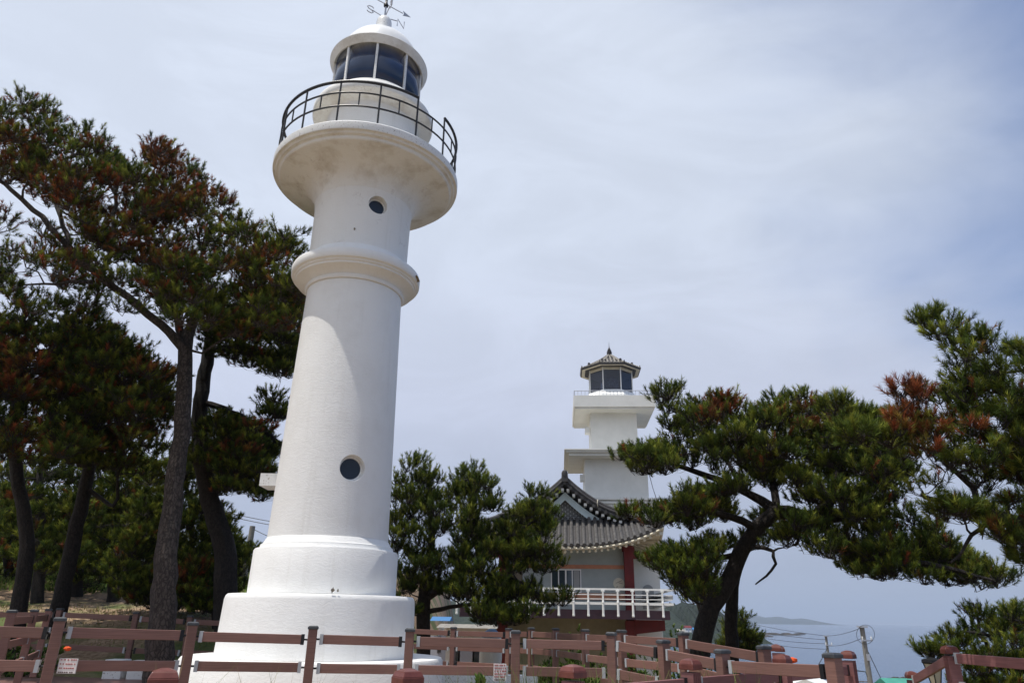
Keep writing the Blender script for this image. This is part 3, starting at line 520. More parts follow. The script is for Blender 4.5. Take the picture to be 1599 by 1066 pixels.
c = at(884.5, 861, 32.9); q = MB(); q.lathe([(.01, c.z-.11), (.08, c.z-.08), (.11, c.z), (.08, c.z+.08), (.03, c.z+.11)], (c.x, c.y), 16); go = q.build('wall_lamp', 'globe', H, True)
q = MB(); q.tube([(c.x, c.y, c.z+.1), (c.x, c.y+.1, c.z+.32)], .015, 6); q.build('lamp_arm', 'iron', go)
# railing of the deck
YR = 31.75; x0, x1 = -4.45, 4.45
for z, r_, nm in ((1.19, .045, 'rail'), (.97, .022, 'rail'), (.80, .022, 'rail'), (.62, .06, 'rail')):
    q = MB(); q.bar((hx(x0-.2), YR, z+EYE), (hx(x1+.35 if z > 1 else x1), YR, z+EYE), r_*2, r_*1.6); q.build('rail', 'rail_white', H)
    q = MB(); q.bar((hx(x1), YR, z+EYE+.001), (hx(x1), 38, z+EYE+.001), r_*2, r_*1.6); q.build('rail', 'rail_white', H)
for i in range(15):
    x_ = hx(4.05-.62*i); q = MB(); q.box((x_, YR-.03, .93+EYE), (.075, .075, .46)); q.box((x_, YR-.03, 1.12+EYE), (.15, .08, .06)); q.lathe([(.05, .10+EYE), (.06, .14+EYE), (.05, .2+EYE), (.045, .60+EYE), (.055, .66+EYE), (.04, .72+EYE)], (x_, YR-.09), 8); q.build('baluster', 'rail_white', H)
# roof: hipped skirt
xg = [i/20*4.35 for i in range(-20, 21)]
def skirt_front(x_, u):                       # u 0 eave .. 1 top
    ax = abs(x_); top = 2.95
    umax = 1 if ax <= top else (4.35-ax)/(4.35-top)
    u *= umax; y = YE+2.0*u; ze = e_z(x_); zt = 4.42+EYE
    return (hx(x_), y, ze+(zt-ze)*(u**1.12 if True else u))
q = MB(); vs = []; n_ = 8
for x_ in xg:
    for k in range(n_+1): vs.append(skirt_front(x_, k/n_))
fs = [(i*(n_+1)+k, (i+1)*(n_+1)+k, (i+1)*(n_+1)+k+1, i*(n_+1)+k+1) for i in range(len(xg)-1) for k in range(n_)]
q.add(vs, fs)
def side_pt(s_, y, u):                        # side slopes
    yy = y; c_ = 4.35-1.4*u*min(1, (y-YE)/2.0+.0001); d_ = abs(y-(YE+YB)/2)/((YB-YE)/2)
    ze = 3.02+.92*d_**3+EYE; uu = u*min(1, (y-YE)/2.0+.0001, (YB-y)/2.0+.0001)
    return (hx(s_*(4.35-1.4*uu)), yy, ze+(4.42+EYE-ze)*uu**1.12)
for s_ in (-1, 1):
    ys = [YE+(YB-YE)*i/30 for i in range(31)]; vs = [side_pt(s_, y, k/4) for y in ys for k in range(5)]
    q.add(vs, [(i*5+k, (i+1)*5+k, (i+1)*5+k+1, i*5+k+1) if s_ < 0 else (i*5+k+1, (i+1)*5+k+1, (i+1)*5+k, i*5+k) for i in range(30) for k in range(4)])
rf = q.build('lower_roof', 'tiledark', H, True)
md = rf.modifiers.new('t', 'SOLIDIFY'); md.thickness = .1; md.offset = -1
q = MB()
k = -4.2
while k <= 4.21:
    pts = [Vector(skirt_front(k, u/6))+U*.05 for u in range(7)]; pts[0].y -= .12; pts[0].z -= .04
    q.tube(pts, .085, 8); k += .28
for s_ in (-1, 1):
    y = YE+.2
    while y < YB: q.tube([Vector(side_pt(s_, y, u/3))+U*.05 for u in range(4)], .085, 8); y += .28
q.build('roof_tiles', 'tile', H, True)
for s_ in (-1, 1):
    q = MB(); q.tube([Vector((hx(s_*(4.4-1.45*u)), YE-.05+2.0*u, e_z(4.35)+.12+(4.5+EYE-e_z(4.35))*u**1.3-.1*math.sin(math.pi*u))) for u in [j/8 for j in range(9)]], .13, 8)
    q.build('hip_ridge', 'tiledark', H, True)
# soffit and rafters
q = MB(); vs = []
for x_ in xg: vs += [(hx(x_), YE+.12, e_z(x_)-.14), (hx(max(-3.1, min(3.1, x_))), YF+.02, 3.42+EYE)]
q.add(vs, [(2*i, 2*i+1, 2*i+3, 2*i+2) for i in range(len(xg)-1)])
for s_ in (-1, 1):
    vs = []
    for y in [YE+.12+(YB-YE-.24)*i/20 for i in range(21)]:
        a = side_pt(s_, y, 0); vs += [(a[0]-s_*.1, y, a[2]-.14), (hx(s_*3.0), max(YF, min(YB-1, y)), 3.42+EYE)]
    q.add(vs, [(2*i, 2*i+1, 2*i+3, 2*i+2) for i in range(20)])
so_ = q.build('soffit', 'cream', H, True); md = so_.modifiers.new('t', 'SOLIDIFY'); md.thickness = .04
q = MB(); q.tube([(hx(x_), YE+.02, e_z(x_)-.13) for x_ in xg], .06, 4)
for s_ in (-1, 1): q.tube([(side_pt(s_, y, 0)[0]-s_*.03, y, side_pt(s_, y, 0)[2]-.13) for y in [YE+(YB-YE)*i/20 for i in range(21)]], .06, 4)
q.build('fascia', 'cream', H)
for i in range(31):
    x_ = -4.05+.27*i; tx = max(-2.9, min(2.9, x_*.86)); MB().tube([(hx(x_), YE+.14, e_z(x_)-.25), (hx(tx), YF+.1, 3.42+EYE)], .062, 10).build('rafter', 'cream', H, True)
    if abs(x_) < 3.95: MB().box((hx(x_+.13), YE+.0, e_z(x_)-.08), (.10, .10, .09)).build('rafter', 'cream', H)
for i in range(12):
    y = YE+.9+.7*i; a = side_pt(1, y, 0); MB().tube([(a[0]-.12, y, a[2]-.25), (hx(2.98), max(YF+.2, y), 3.42+EYE)], .06, 8).build('rafter', 'cream', H, True)
for s_ in (-1, 1): MB().bar((hx(s_*4.25), YE+.1, e_z(4.3)-.28), (hx(s_*2.9), YF, 3.36+EYE), .2, .24).build('corner_rafter', 'cream', H)
# gable
def gz(x_): t_ = min(abs(x_)/3.0, 1); return EYE+6.12-1.66*(1-(1-t_)**1.75)
YG = 33.75
gx = [i/16*3.0 for i in range(-16, 17)]
q = MB(); q.prism([(x_, gz(x_)-.62-EYE) for x_ in gx if abs(x_) < 2.3]+[(2.2, 3.6), (-2.2, 3.6)], (HX, 34.65, EYE), (1, 0, 0), (0, 0, 1), -.15); q.build('gable_wall', 'brick', H)
q = MB()
for i in range(len(gx)-1):
    if abs(gx[i]) > 2.45 or abs(gx[i+1]) > 2.45: continue
    a, b_ = gx[i], gx[i+1]; q.prism([(a, gz(a)-.42-EYE), (b_, gz(b_)-.42-EYE), (b_, gz(b_)-.80-EYE), (a, gz(a)-.80-EYE)], (HX, 34.35, EYE), (1, 0, 0), (0, 0, 1), -.06)
q.build('bargeboard', 'bluebarge', H)
q = MB(); vs = [(hx(x_), y, gz(x_)) for x_ in gx for y in (YG, YB-1.6)]; q.add(vs, [(2*i, 2*i+2, 2*i+3, 2*i+1) for i in range(len(gx)-1)]); ur = q.build('upper_roof', 'tiledark', H, True); md = ur.modifiers.new('t', 'SOLIDIFY'); md.thickness = .12; md.offset = -1
q = MB(); y = YG+.15
while y < YB-1.6:
    q.tube([(hx(x_), y, gz(x_)+.04) for x_ in gx], .07, 6); y += .3
q.build('roof_tiles', 'tile', H, True)
q = MB()
for off, r_ in ((.10, .10), (.22, .08)):
    q.tube([(hx(x_), YG+.05, gz(x_)+off) for x_ in gx], r_, 8)
q.build('verge_ridge', 'tiledark', H, True)
q = MB()
for i in range(21):                                 # round tile ends hanging under the verge
    x_ = -2.7+.27*i; q.tube([(hx(x_), YG-.10, gz(x_)-.10), (hx(x_), YG+.3, gz(x_)-.04)], .085, 8)
q.build('verge_tile', 'tile', H, True)
q = MB()
for i in range(20):
    x_ = -2.55+.27*i; q.box((hx(x_), YG+.33, gz(x_)-.27), (.13, .5, .12))
q.build('verge_bracket', 'rail_white', H)
q = MB(); q.tube([(HX, YG-.05, 6.33+EYE), (HX, YB-1.6, 6.33+EYE)], .16, 10); q.box((HX, YG-.1, 6.28+EYE), (.3, .16, .42)); q.lathe([(.02, 6.66+EYE), (.12, 6.58+EYE), (.15, 6.45+EYE), (.12, 6.3+EYE)], (HX, YG-.08), 12); q.build('ridge', 'tiledark', H, True)
for s_ in (-1, 1):
    q = MB()
    for j in (1.55, 2.45): q.tube([(hx(s_*j), YG+.03+.001*a, gz(j)+.16+.16*math.sin(a)) if False else (hx(s_*j)+.03*math.cos(a), YG+.05+.15*math.cos(a), gz(j)+.15+.17*math.sin(a)) for a in [k*math.pi/6 for k in range(12)]], .022, 6, closed=True)
    q.build('ridge_tie', 'cream', H)
H.rotation_euler.z = math.radians(-5)
# right rear wing with arch
WG = thing('rear_wing', 'plain white rear block with grey arch right of the red column', 'building', (6.6, 37.4, -2))
q = MB(); q.box((6.55, 38.4, 1.0+EYE), (2.15, 2.4, 5.6)); q.build('wall', 'white', WG)
a0 = at(1013, 930, 37.15); q = MB(); q.prism([(.28*math.cos(a), .28*math.sin(a)+.25) for a in [k*math.pi/10 for k in range(11)]]+[(-.28, -.6), (.28, -.6)], (a0.x, 37.19, a0.z), (1, 0, 0), (0, 0, 1), .03); q.build('arch', 'greywall', WG)
q = MB(); q.prism([(0, 0), (2.2, 0), (2.2, .18), (0, -.3)], (5.9, 36.6, .95+EYE), (1, 0, 0), (0, 0, 1), -.1); q.build('stair_wall', 'greywall', WG)

# ---------------------------------------------------------------- second, square lighthouse tower behind
TX, TY = 6.1, 41.2
T2 = thing('light_tower', 'square white tower with projecting slabs and octagonal tiled lantern roof behind house', 'lighthouse', (TX, TY, -2), None, math.radians(-4)); Z0 = EYE+2
def lb(): return MB(local=True)
q = lb(); q.box((0, 0, 2.0+Z0-1), (4.1, 4.1, 9.9)); q.build('base', 'white', T2)
q = lb()
for k, (z, w_, h) in enumerate(((5.96, 4.35, .1), (6.06, 4.2, .09), (6.15, 4.5, .11))): q.box((0, 0, z+Z0), (w_+.001*k, w_+.001*k, h-.001))
q.build('moulding', 'white', T2)
q = lb(); q.box((0, 0, 7.33+Z0), (3.5, 3.5, 2.24)); q.build('shaft', 'white', T2)
q = lb(); q.box((0, 0, 8.53+Z0), (5.3, 5.3, .16)); q.box((0, 0, 8.66+Z0), (5.6, 5.6, .1)); q.box((0, 0, 8.745+Z0), (5.8, 5.8, .07)); q.build('slab', 'white', T2)
q = lb(); q.box((0, 0, 10.0+Z0), (2.68, 2.68, 2.5)); q.build('shaft', 'white', T2)
q = lb(); q.box((0, 0, 11.30+Z0), (4.5, 4.5, .1)); q.box((0, 0, 11.69+Z0), (4.66, 4.66, .68)); q.build('slab', 'white', T2)
q = lb(); q.box((-1.5, -.6, 10.35+Z0), (.3, .5, .35)); q.build('wall_fixture', 'rail_white', T2)
q = lb(); q.box((-1.85, -.6, 7.55+Z0), (.3, .5, .35)); q.build('wall_fixture', 'rail_white', T2)
ht = 2.28
for s_ in range(4):
    a = math.pi/2*s_; ca, sa = math.cos(a), math.sin(a); rot = lambda x_, y: (x_*ca-y*sa, x_*sa+y*ca)
    q = lb(); z = 12.32+Z0; p, r_ = rot(-ht, -ht), rot(ht, -ht); q.tube([(p[0], p[1], z), (r_[0], r_[1], z)], .022, 6); q.build('rail', 'vane', T2)
    for k in range(22): p = rot(-ht+2*ht*k/22, -ht); lb().tube([(p[0], p[1], 12.02+Z0), (p[0], p[1], z)], .012 if k else .025, 5).build('baluster', 'vane', T2)
def octa(r_, z, off=math.pi/8): return [(r_*math.cos(off+math.pi/4*k), r_*math.sin(off+math.pi/4*k), z) for k in range(8)]
def rings(q, L, cap=True):
    n0 = len(q.v); vs = [p for r_, z in L for p in octa(r_, z)]; fs = [(i*8+k, i*8+(k+1) % 8, (i+1)*8+(k+1) % 8, (i+1)*8+k) for i in range(len(L)-1) for k in range(8)]
    if cap: fs += [tuple(range(7, -1, -1)), tuple((len(L)-1)*8+k for k in range(8))]
    q.add(vs, fs)
q = lb(); rings(q, [(1.75, 12.02+Z0), (1.72, 12.35+Z0), (1.40, 12.72+Z0), (1.2, 12.74+Z0)]); q.build('lantern_base', 'rail_white', T2)
for k in range(8):
    A, B_ = octa(1.36, 0)[k], octa(1.36, 0)[(k+1) % 8]
    q = lb(); q.add([(A[0], A[1], 12.73+Z0), (B_[0], B_[1], 12.73+Z0), (B_[0], B_[1], 14.15+Z0), (A[0], A[1], 14.15+Z0)], [(0, 1, 2, 3)]); q.build('pane', 'tower_glass', T2)
    q = lb(); q.tube([(A[0]*1.01, A[1]*1.01, 12.7+Z0), (A[0]*1.01, A[1]*1.01, 14.15+Z0)], .035, 6); q.build('mullion', 'rail_white', T2)
q = lb(); q.lathe([(.25, 12.74+Z0), (.25, 13.0+Z0), (.42, 13.1+Z0), (.5, 13.4+Z0), (.42, 13.7+Z0), (.2, 13.85+Z0)], (0, 0), 24); q.build('lamp_lens', 'lens', T2, True)
q = lb(); rings(q, [(1.2, 14.205+Z0), (1.38, 14.20+Z0), (1.80, 14.10+Z0), (1.88, 14.11+Z0), (1.88, 14.13+Z0), (1.7, 14.2+Z0)]); q.build('roof_soffit', 'cream', T2); q = lb(); rings(q, [(1.385, 13.97+Z0), (1.40, 14.0+Z0), (1.40, 14.198+Z0)]); q.build('lintel', 'cream', T2)
q = lb(); rings(q, [(1.88, 14.131+Z0), (1.94, 14.15+Z0), (1.95, 14.22+Z0), (1.3, 14.50+Z0), (.6, 14.92+Z0), (.14, 15.27+Z0)]); q.build('roof', 'tiledark', T2)
q = lb()
def rz_(r_): return np.interp(r_, [.14, .6, 1.3, 1.95], [15.27, 14.92, 14.50, 14.22])+Z0
for k in range(8):
    A = Vector(octa(1.98, 0)[k]); B_ = Vector(octa(1.98, 0)[(k+1) % 8])
    for j in range(7):
        f = (j+.5)/7; p = A.lerp(B_, f); top = .14+(1.84)*abs(f-.5)*2*.8
        nrm = ((A+B_)/2).normalized(); tan = (B_-A).normalized(); off = (p-(A+B_)/2).dot(tan)
        pts = []
        for u in range(4):
            ap = 1.83*(1-u/3)+.2*u/3; lim = ap*math.tan(math.pi/8)
            if abs(off) > lim+.02:
                ap = abs(off)/math.tan(math.pi/8)
            c_ = nrm*ap+tan*off; rr_ = ap/math.cos(math.pi/8); pts.append(Vector((c_.x, c_.y, rz_(rr_)+.02)))
            if abs(off) > lim+.02: break
        if len(pts) > 1: q.tube(pts, .05, 6)
q.build('roof_tiles', 'tilepale', T2, True)
for k in range(8):
    q = lb(); q2 = lb(); q3 = lb(); A = Vector(octa(1, 0)[k]); q.tube([Vector((A.x*r_, A.y*r_, rz_(r_)+.06)) for r_ in (.15, .6, 1.0, 1.4)], .055, 6); q.tube([Vector((A.x*r_, A.y*r_, rz_(r_)+.03)) for r_ in (1.4, 1.7, 1.93)], .04, 6)
    q2.box((A.x*1.42, A.y*1.42, rz_(1.42)+.11), (.14, .14, .2), math.atan2(A.y, A.x), .7); q3.box((A.x*1.9, A.y*1.9, rz_(1.9)+.09), (.09, .09, .16), math.atan2(A.y, A.x), .3)
    q.build('hip_ridge', 'tilepale', T2, True); q2.build('ridge_end', 'tiledark', T2); q3.build('ridge_end', 'tiledark', T2)
q = lb(); pr = [(.2, 15.2), (.2, 15.3), (.12, 15.36), (.16, 15.45), (.16, 15.56), (.09, 15.6), (.13, 15.64), (.13, 15.67), (.06, 15.71), (.09, 15.75), (.05, 15.8), (.03, 15.88), (.014, 15.94), (.012, 16.1), (.003, 16.25)]; q.lathe([(r_, z+Z0) for r_, z in pr], (0, 0), 12); q.build('finial', 'tiledark', T2, True)

# ---------------------------------------------------------------- poles, wires, small buildings
def pole(px, py, Y, h, r_, label, arms=True, lean=0):
    c = at(px, py, Y); gz_ = c.z-h; T = thing('utility_pole', label, 'utility pole', (c.x, c.y, gz_), 'utility poles'); k = lean
    MB().tube([(c.x+k, c.y, gz_), (c.x, c.y, c.z)], [r_*1.25, r_*.85], 12).build('pole', 'concrete', T, True)
    if arms:
        q = MB(); q.box((c.x, c.y-.05, c.z-.03), (r_*3.2, r_*2.2, .08)); q.box((c.x+.1, c.y-r_, c.z-.7), (.55, .06, .06)); q.build('crossarm', 'vane', T)
        for s_ in (-.12, .34): MB().lathe([(.03, c.z-.68), (.045, c.z-.64), (.03, c.z-.58), (.04, c.z-.54), (.02, c.z-.5)], (c.x+s_, c.y-r_), 8).build('insulator', 'rail_white', T, True)
        MB().box((c.x+.02, c.y-r_-.04, c.z-1.5), (.14, .1, .3)).build('junction_box', 'vane', T)
    return c
pR = pole(1346, 977, 40, 11, .14, 'tall grey concrete utility pole standing against the open sea'); pF = pole(1290, 992, 62, 9, .11, 'distant thin utility pole left of the tall concrete one'); pL = pole(395, 821, 30, 8, .13, 'grey utility pole seen between pine trunk and white lighthouse', arms=False, lean=-.1)
def wire(a, b_, sag, label, r_=.012):
    a, b_ = Vector(a), Vector(b_); pts = [a.lerp(b_, u/16)-U*sag*4*(u/16)*(1-u/16) for u in range(17)]
    o = MB().tube(pts, r_, 5).build('cable', 'wire', None, True); tag(o, label, 'cable', 'overhead cables')
Lw = [(1290, 993), (1346, 980)]
wire(pR+Vector((0, -.1, -.05)), pF, .12, 'upper cable strung from tall concrete pole to distant pole', .014)
wire(pR-U*.55, pF-U*.75, .15, 'lower cable strung from tall concrete pole to distant pole', .014)
wire(pF, at(1095, 948, 95), .45, 'top cable running left from distant pole over the sea', .018)
wire(pF-U*.3, at(1100, 962, 95), .45, 'second cable running left from distant pole over the sea', .018)
wire(pF-U*.6, at(1110, 975, 95), .45, 'third cable running left from distant pole over the sea', .018)
wire(pF-U*1.0, at(1130, 985, 95), .45, 'lowest cable running left from distant pole over the sea', .018)
wire(pF-U*.9, at(1262, 1062, 50), .1, 'slack guy cable dropping left from the distant pole', .03)
wire(pR-U*1.0+Vector((.05, 0, 0)), at(1384, 1075, 40), .0, 'steep stay wire right of tall concrete pole', .018)
wire(at(340, 796, 38), at(520, 826, 36), .12, 'upper of two thin cables passing behind the white lighthouse', .016)
wire(at(340, 801, 38), at(520, 832, 36), .12, 'lower of two thin cables passing behind the white lighthouse', .016)
wire(pL-U*.1, at(520, 872, 30), .1, 'thin cable dropping right from the pole behind the lighthouse', .012)
pts = [at(1338+14*math.cos(a)+14, 990+15*math.sin(a), 39.7) for a in [k*math.pi/12 for k in range(24)]]
o = MB().tube(pts, .012, 5, closed=True).build('cable', 'wire', None, True); tag(o, 'round loop of spare cable hanging at concrete pole top', 'cable')
o = MB().tube([at(1324, 1032, 12), at(1334, 1046, 16), at(1352, 1048, 28), at(1355, 1056, 39.8)], .015, 5).build('cable', 'wire', None, True); tag(o, 'black slack cable between maroon post and concrete pole', 'cable')

def cabin(name, label, x_, y, gz_, w_, d_, h, rh_, wallm, roofm, rz=0):
    T = thing(name, label, 'building', (x_, y, gz_), None, rz); q = lb(); q.box((0, 0, h/2), (w_, d_, h)); q.build('wall', wallm, T)
    q = lb(); e = .3; q.add([(-w_/2-e, -d_/2-e, h), (w_/2+e, -d_/2-e, h), (w_/2+e, 0, h+rh_), (-w_/2-e, 0, h+rh_), (-w_/2-e, d_/2+e, h), (w_/2+e, d_/2+e, h)], [(0, 1, 2, 3), (3, 2, 5, 4), (0, 3, 4), (1, 5, 2), (0, 4, 5, 1)]); q.build('roof', roofm, T)
    for s_ in (-1, 1):
        q = lb(); q.box((s_*w_*.25, -d_/2-.02, h*.6), (w_*.2, .06, h*.3)); f_ = q.build('window', 'rail_white', T); q = lb(); q.box((s_*w_*.25, -d_/2-.035, h*.6), (w_*.2-.1, .05, h*.3-.1)); q.build('pane', 'winglass', f_)
    q = lb(); q.box((0, -d_/2-.02, h*.38), (.8, .06, h*.74)); q.build('door', 'vane', T)
    return T
c = at(1255, 1053, 24); cabin('seaside_house', 'low seaside house with white gable roof below the stair railing', c.x, c.y, c.z-3.2, 3.2, 5, 2.2, 1.0, 'white', 'rail_white', math.radians(70))
c = at(1402, 1058, 30); cabin('seaside_house', 'low seaside house with green roof at the water edge', c.x, c.y, c.z-3.1, .75, 4, 2.2, .9, 'white', 'teal')
c = at(687, 964, 27); cabin('utility_building', 'small white hut with bright blue roof behind the middle pine', c.x, c.y+1, c.z-2.1, .12, 1.0, 2.0, .14, 'white', 'blue')
c = at(725, 985, 24); o = cabin('utility_building', 'low white outbuilding glimpsed through the middle pine branches', c.x+.1, c.y+1, c.z-1.9, 1.3, 2.0, 2.0, .1, 'white', 'tilepale')
c = at(768, 985, 21); T = thing('water_barrel', 'blue lidded white barrel behind the fence under pine boughs', 'barrel', (c.x, c.y, c.z-1.0)); q = MB(); q.lathe([(.26, c.z-1.0), (.3, c.z-.7), (.3, c.z-.35), (.27, c.z-.15)], (c.x, c.y), 20); q.build('body', 'white', T, True); q = MB(); q.lathe([(.28, c.z-.149), (.28, c.z-.08), (.1, c.z+.05), (.02, c.z+.06)], (c.x, c.y), 20); q.build('lid', 'blue', T, True)
def lump(name, mn, px, py, Y, sz, label, cat, seed):
    rnd = random.Random(seed); c = at(px, py, Y); q = MB(); n_, r_ = 10, 6; vs = []
    for i in range(r_+1):
        a = math.pi*i/r_
        for k in range(n_): t_ = 2*math.pi*k/n_; rr_ = sz*math.sin(a)*rnd.uniform(.65, 1.2)+.002; vs.append((c.x+rr_*math.cos(t_), c.y+rr_*math.sin(t_)*.7, c.z+sz*.6*math.cos(a)*rnd.uniform(.8, 1.1)))
    q.add(vs, [(i*n_+k, i*n_+(k+1) % n_, (i+1)*n_+(k+1) % n_, (i+1)*n_+k) for i in range(r_) for k in range(n_)]); tag(q.build(name, mn), label, cat)
lump('cloth_bundle', 'orangecloth', 1238, 1030, 11.5, .07, 'crumpled orange cloth caught on the far railing above sea', 'cloth', 3)
lump('cloth_bundle', 'orangecloth', 106, 1012, 13, .06, 'orange bundle lying behind the left fence', 'bag', 5)
lump('cloth_bundle', 'redcloth', 32, 1001, 14.5, .12, 'bright red bundle lying behind the left corner fence', 'bag', 6)
for i, (px, py, Y, wd) in enumerate(((184, 1038, 15.2, .38), (221, 1040, 15.2, .38))):
    c = at(px, py, Y); o = MB().box((c.x, c.y, c.z-.1), (wd*.95, .35, .42)).build('stone_block', 'peel'); bevel(o, .02); tag(o, ('left' if i == 0 else 'right')+' one of two white stone blocks behind the left fence', 'block', 'white stone blocks')
c = at(795, 1054, 13.6); o = MB().box((c.x-1.6, c.y, c.z-.1), (4.2, .3, .22)).build('kerb', 'peel'); tag(o, 'long white kerb on the ground behind the middle fence', 'kerb')

# ---------------------------------------------------------------- vegetation
def in_poly(px, py, poly):
    c_ = False; n_ = len(poly); j = n_-1
    for i in range(n_):
        xi, yi = poly[i]; xj, yj = poly[j]
        if (yi > py) != (yj > py) and px < (xj-xi)*(py-yi)/(yj-yi)+xi: c_ = not c_
        j = i
    return c_
GREEN = np.array([[.135, .165, .022], [.07, .105, .02], [.21, .23, .035], [.045, .07, .014], [.08, .11, .018]])
DEAD = np.array([[.20, .05, .022], [.13, .045, .022], [.26, .075, .028]])
GREY = np.array([[.07, .055, .035]])
def tufts(name, P, D, Ls, nl, wd, K, col, rng, parent, origin, spread=(.55, 1.3)):
    n_ = len(P); T = np.repeat
    t_ = rng.uniform(.0, 1, (n_, K)); ref = rng.normal(size=(n_, K, 3)); d = D[:, None, :]
    perp = ref-(ref*d).sum(-1, keepdims=True)*d; perp /= np.linalg.norm(perp, axis=-1, keepdims=True)+1e-9
    a = rng.uniform(spread[0], spread[1], (n_, K, 1))*(1-.45*t_[..., None]); nd = d*np.cos(a)+perp*np.sin(a)
    b0 = P[:, None, :]+d*(t_*Ls[:, None])[..., None]; tip = b0+nd*(nl*rng.uniform(.7, 1.1, (n_, K, 1)))
    r2 = rng.normal(size=(n_, K, 3)); side = np.cross(nd, r2); side /= np.linalg.norm(side, axis=-1, keepdims=True)+1e-9
    V = np.stack([b0-side*wd/2, b0+side*wd/2, tip], 2).reshape(-1, 3)-np.array(origin)[None]
    cc = col[:, None, :]*rng.uniform(.8, 1.2, (n_, K, 1))*(.42+.95*t_[..., None]**1.3); cc = np.repeat(cc.reshape(-1, 3), 3, 0)  # old needles dark, new growth pale; also paints inner shade and lit tips
    me = bpy.data.meshes.new(name); nv = len(V); me.vertices.add(nv); me.vertices.foreach_set('co', V.astype(np.float32).ravel())
    me.loops.add(nv); me.loops.foreach_set('vertex_index', np.arange(nv, dtype=np.int32)); me.polygons.add(nv//3); me.polygons.foreach_set('loop_start', np.arange(0, nv, 3, dtype=np.int32)); me.polygons.foreach_set('loop_total', np.full(nv//3, 3, np.int32))
    me.update(calc_edges=True)
    at_ = me.color_attributes.new('tint', 'FLOAT_COLOR', 'POINT'); at_.data.foreach_set('color', np.concatenate([cc, np.ones((nv, 1))], 1).astype(np.float32).ravel())
    me.materials.append(M['needles']); o = bpy.data.objects.new(name, me); C.objects.link(o)
    if parent: o.parent = parent
    return o
def pine(label, base, limbs, areas, Y, depth, n_pads, seed, pad=(.32, .6), flat=.45, tpp=18, K=22, nl=.12, wd=.018, dead=.1, bark_='barkdark', sl_=(.1, .22), group='pine trees', cat='pine tree', deadpts=(), holes=(), greens=GREEN, name='pine_tree', upb=.75):
    """limbs: list of [(px,py,Y,r)...] ; areas: list of (polygon, weight)"""
    rng = np.random.default_rng(seed); rnd = random.Random(seed)
    b0 = Vector(base); T = thing(name, label, cat, b0, group); br = MB(); nodes = []
    for L in limbs:
        P = [at(a[0], a[1], a[2]) if len(a) == 4 else Vector(a[:3]) for a in L]; R_ = [a[-1] for a in L]; pts = []; rad = []
        for i in range(len(P)-1):
            p0 = P[max(i-1, 0)]; p1 = P[i]; p2 = P[i+1]; p3 = P[min(i+2, len(P)-1)]; k = max(3, int((p2-p1).length/.25))
            for j in range(k):
                u = j/k; q = .5*((2*p1)+(p2-p0)*u+(2*p0-5*p1+4*p2-p3)*u*u+(3*p1-p0-3*p2+p3)*u**3); pts.append(q+Vector((rnd.gauss(0, .012), rnd.gauss(0, .012), 0))*(1+2*(R_[i] < .1))); rad.append(R_[i]+(R_[i+1]-R_[i])*u)
        pts.append(P[-1]); rad.append(R_[-1]); br.tube(pts, rad, 12 if R_[0] > .1 else 7, wob=.06)
        nodes += [(np.array(p), r_) for p, r_ in list(zip(pts, rad))[2:]]
    NP = [n_[0] for n_ in nodes]; NR = [n_[1] for n_ in nodes]
    tot = sum(a[1] for a in areas); pads = []
    for poly, wgt in areas:
        k = int(n_pads*wgt/tot); xs = [p[0] for p in poly]; ys = [p[1] for p in poly]; c_ = 0; tries = 0
        while c_ < k and tries < k*60:
            tries += 1; x_, y = rnd.uniform(min(xs), max(xs)), rnd.uniform(min(ys), max(ys))
            if not in_poly(x_, y, poly) or any((x_-h[0])**2/h[2]**2+(y-h[1])**2/h[3]**2 < 1 for h in holes): continue
            dd = rnd.uniform(-1, 1)*depth; p = at(x_, y, Y+dd); pads.append((np.array(p), x_, y)); c_ += 1
    gz_ = b0.z; pads = [p for p in pads if p[0][2] > gz_+.2]
    base_np = np.array(NP); pads.sort(key=lambda p: np.min(np.linalg.norm(base_np-p[0], axis=1)))
    TP = []; TD = []; TC = []; TW0 = []; NPa = np.array(NP+[[1e9]*3]*(len(pads)*3)); cnt = len(NP); NRl = NR[:]
    for c_, x_, y in pads:
        d2 = NPa[:cnt]-c_; dist = np.linalg.norm(d2, axis=1)+np.maximum(d2[:, 2], -.1)*.5; i = int(np.argmin(dist)); s_ = Vector(NPa[i]); e = Vector(c_); L_ = (e-s_).length
        r0 = min(NRl[i]*.7, .012+.014*L_+.006); r1 = max(.007, r0*.4)
        mid = s_.lerp(e, .35)+Vector((rnd.gauss(0, .07), rnd.gauss(0, .07), rnd.gauss(-.03, .05)))*L_; mid2 = s_.lerp(e, .7)+Vector((rnd.gauss(0, .06), rnd.gauss(0, .06), rnd.gauss(-.04, .05)))*L_
        br.tube([s_, mid, mid2, e], [r0, r0*.8, r0*.6, r1], 5)
        for q, r_ in ((mid, r0*.8), (mid2, r0*.6), (e, r1)): NPa[cnt] = q; NRl.append(max(r_, .012)); cnt += 1
        a = rng.uniform(pad[0], pad[1])*(.65 if rnd.random() < .25 else 1); nt_ = int(1.35*tpp*(a/pad[1])**1.2*rnd.uniform(.8, 1.2))+3
        v_ = rng.normal(size=(nt_, 3)); v_ /= np.linalg.norm(v_, axis=1, keepdims=True); v_[:, 2] = np.abs(v_[:, 2])*1.0-.25*(rng.random(nt_) < .35)
        rr_ = rng.uniform(.45, 1, (nt_, 1)); p = c_+v_*np.array([a, a, a*flat])*rr_
        dn = v_*.6+np.array([0, 0, upb])+rng.normal(size=(nt_, 3))*.25; dn /= np.linalg.norm(dn, axis=1, keepdims=True)
        pd = dead
        for (dx, dy, dr, dv) in deadpts:
            if (x_-dx)**2+(y-dy)**2 < dr*dr: pd = dv
        isd = rng.random(nt_) < (pd*1.0 if rnd.random() > .5 else pd*.5+(.75 if rnd.random() < pd*1.2 else 0))
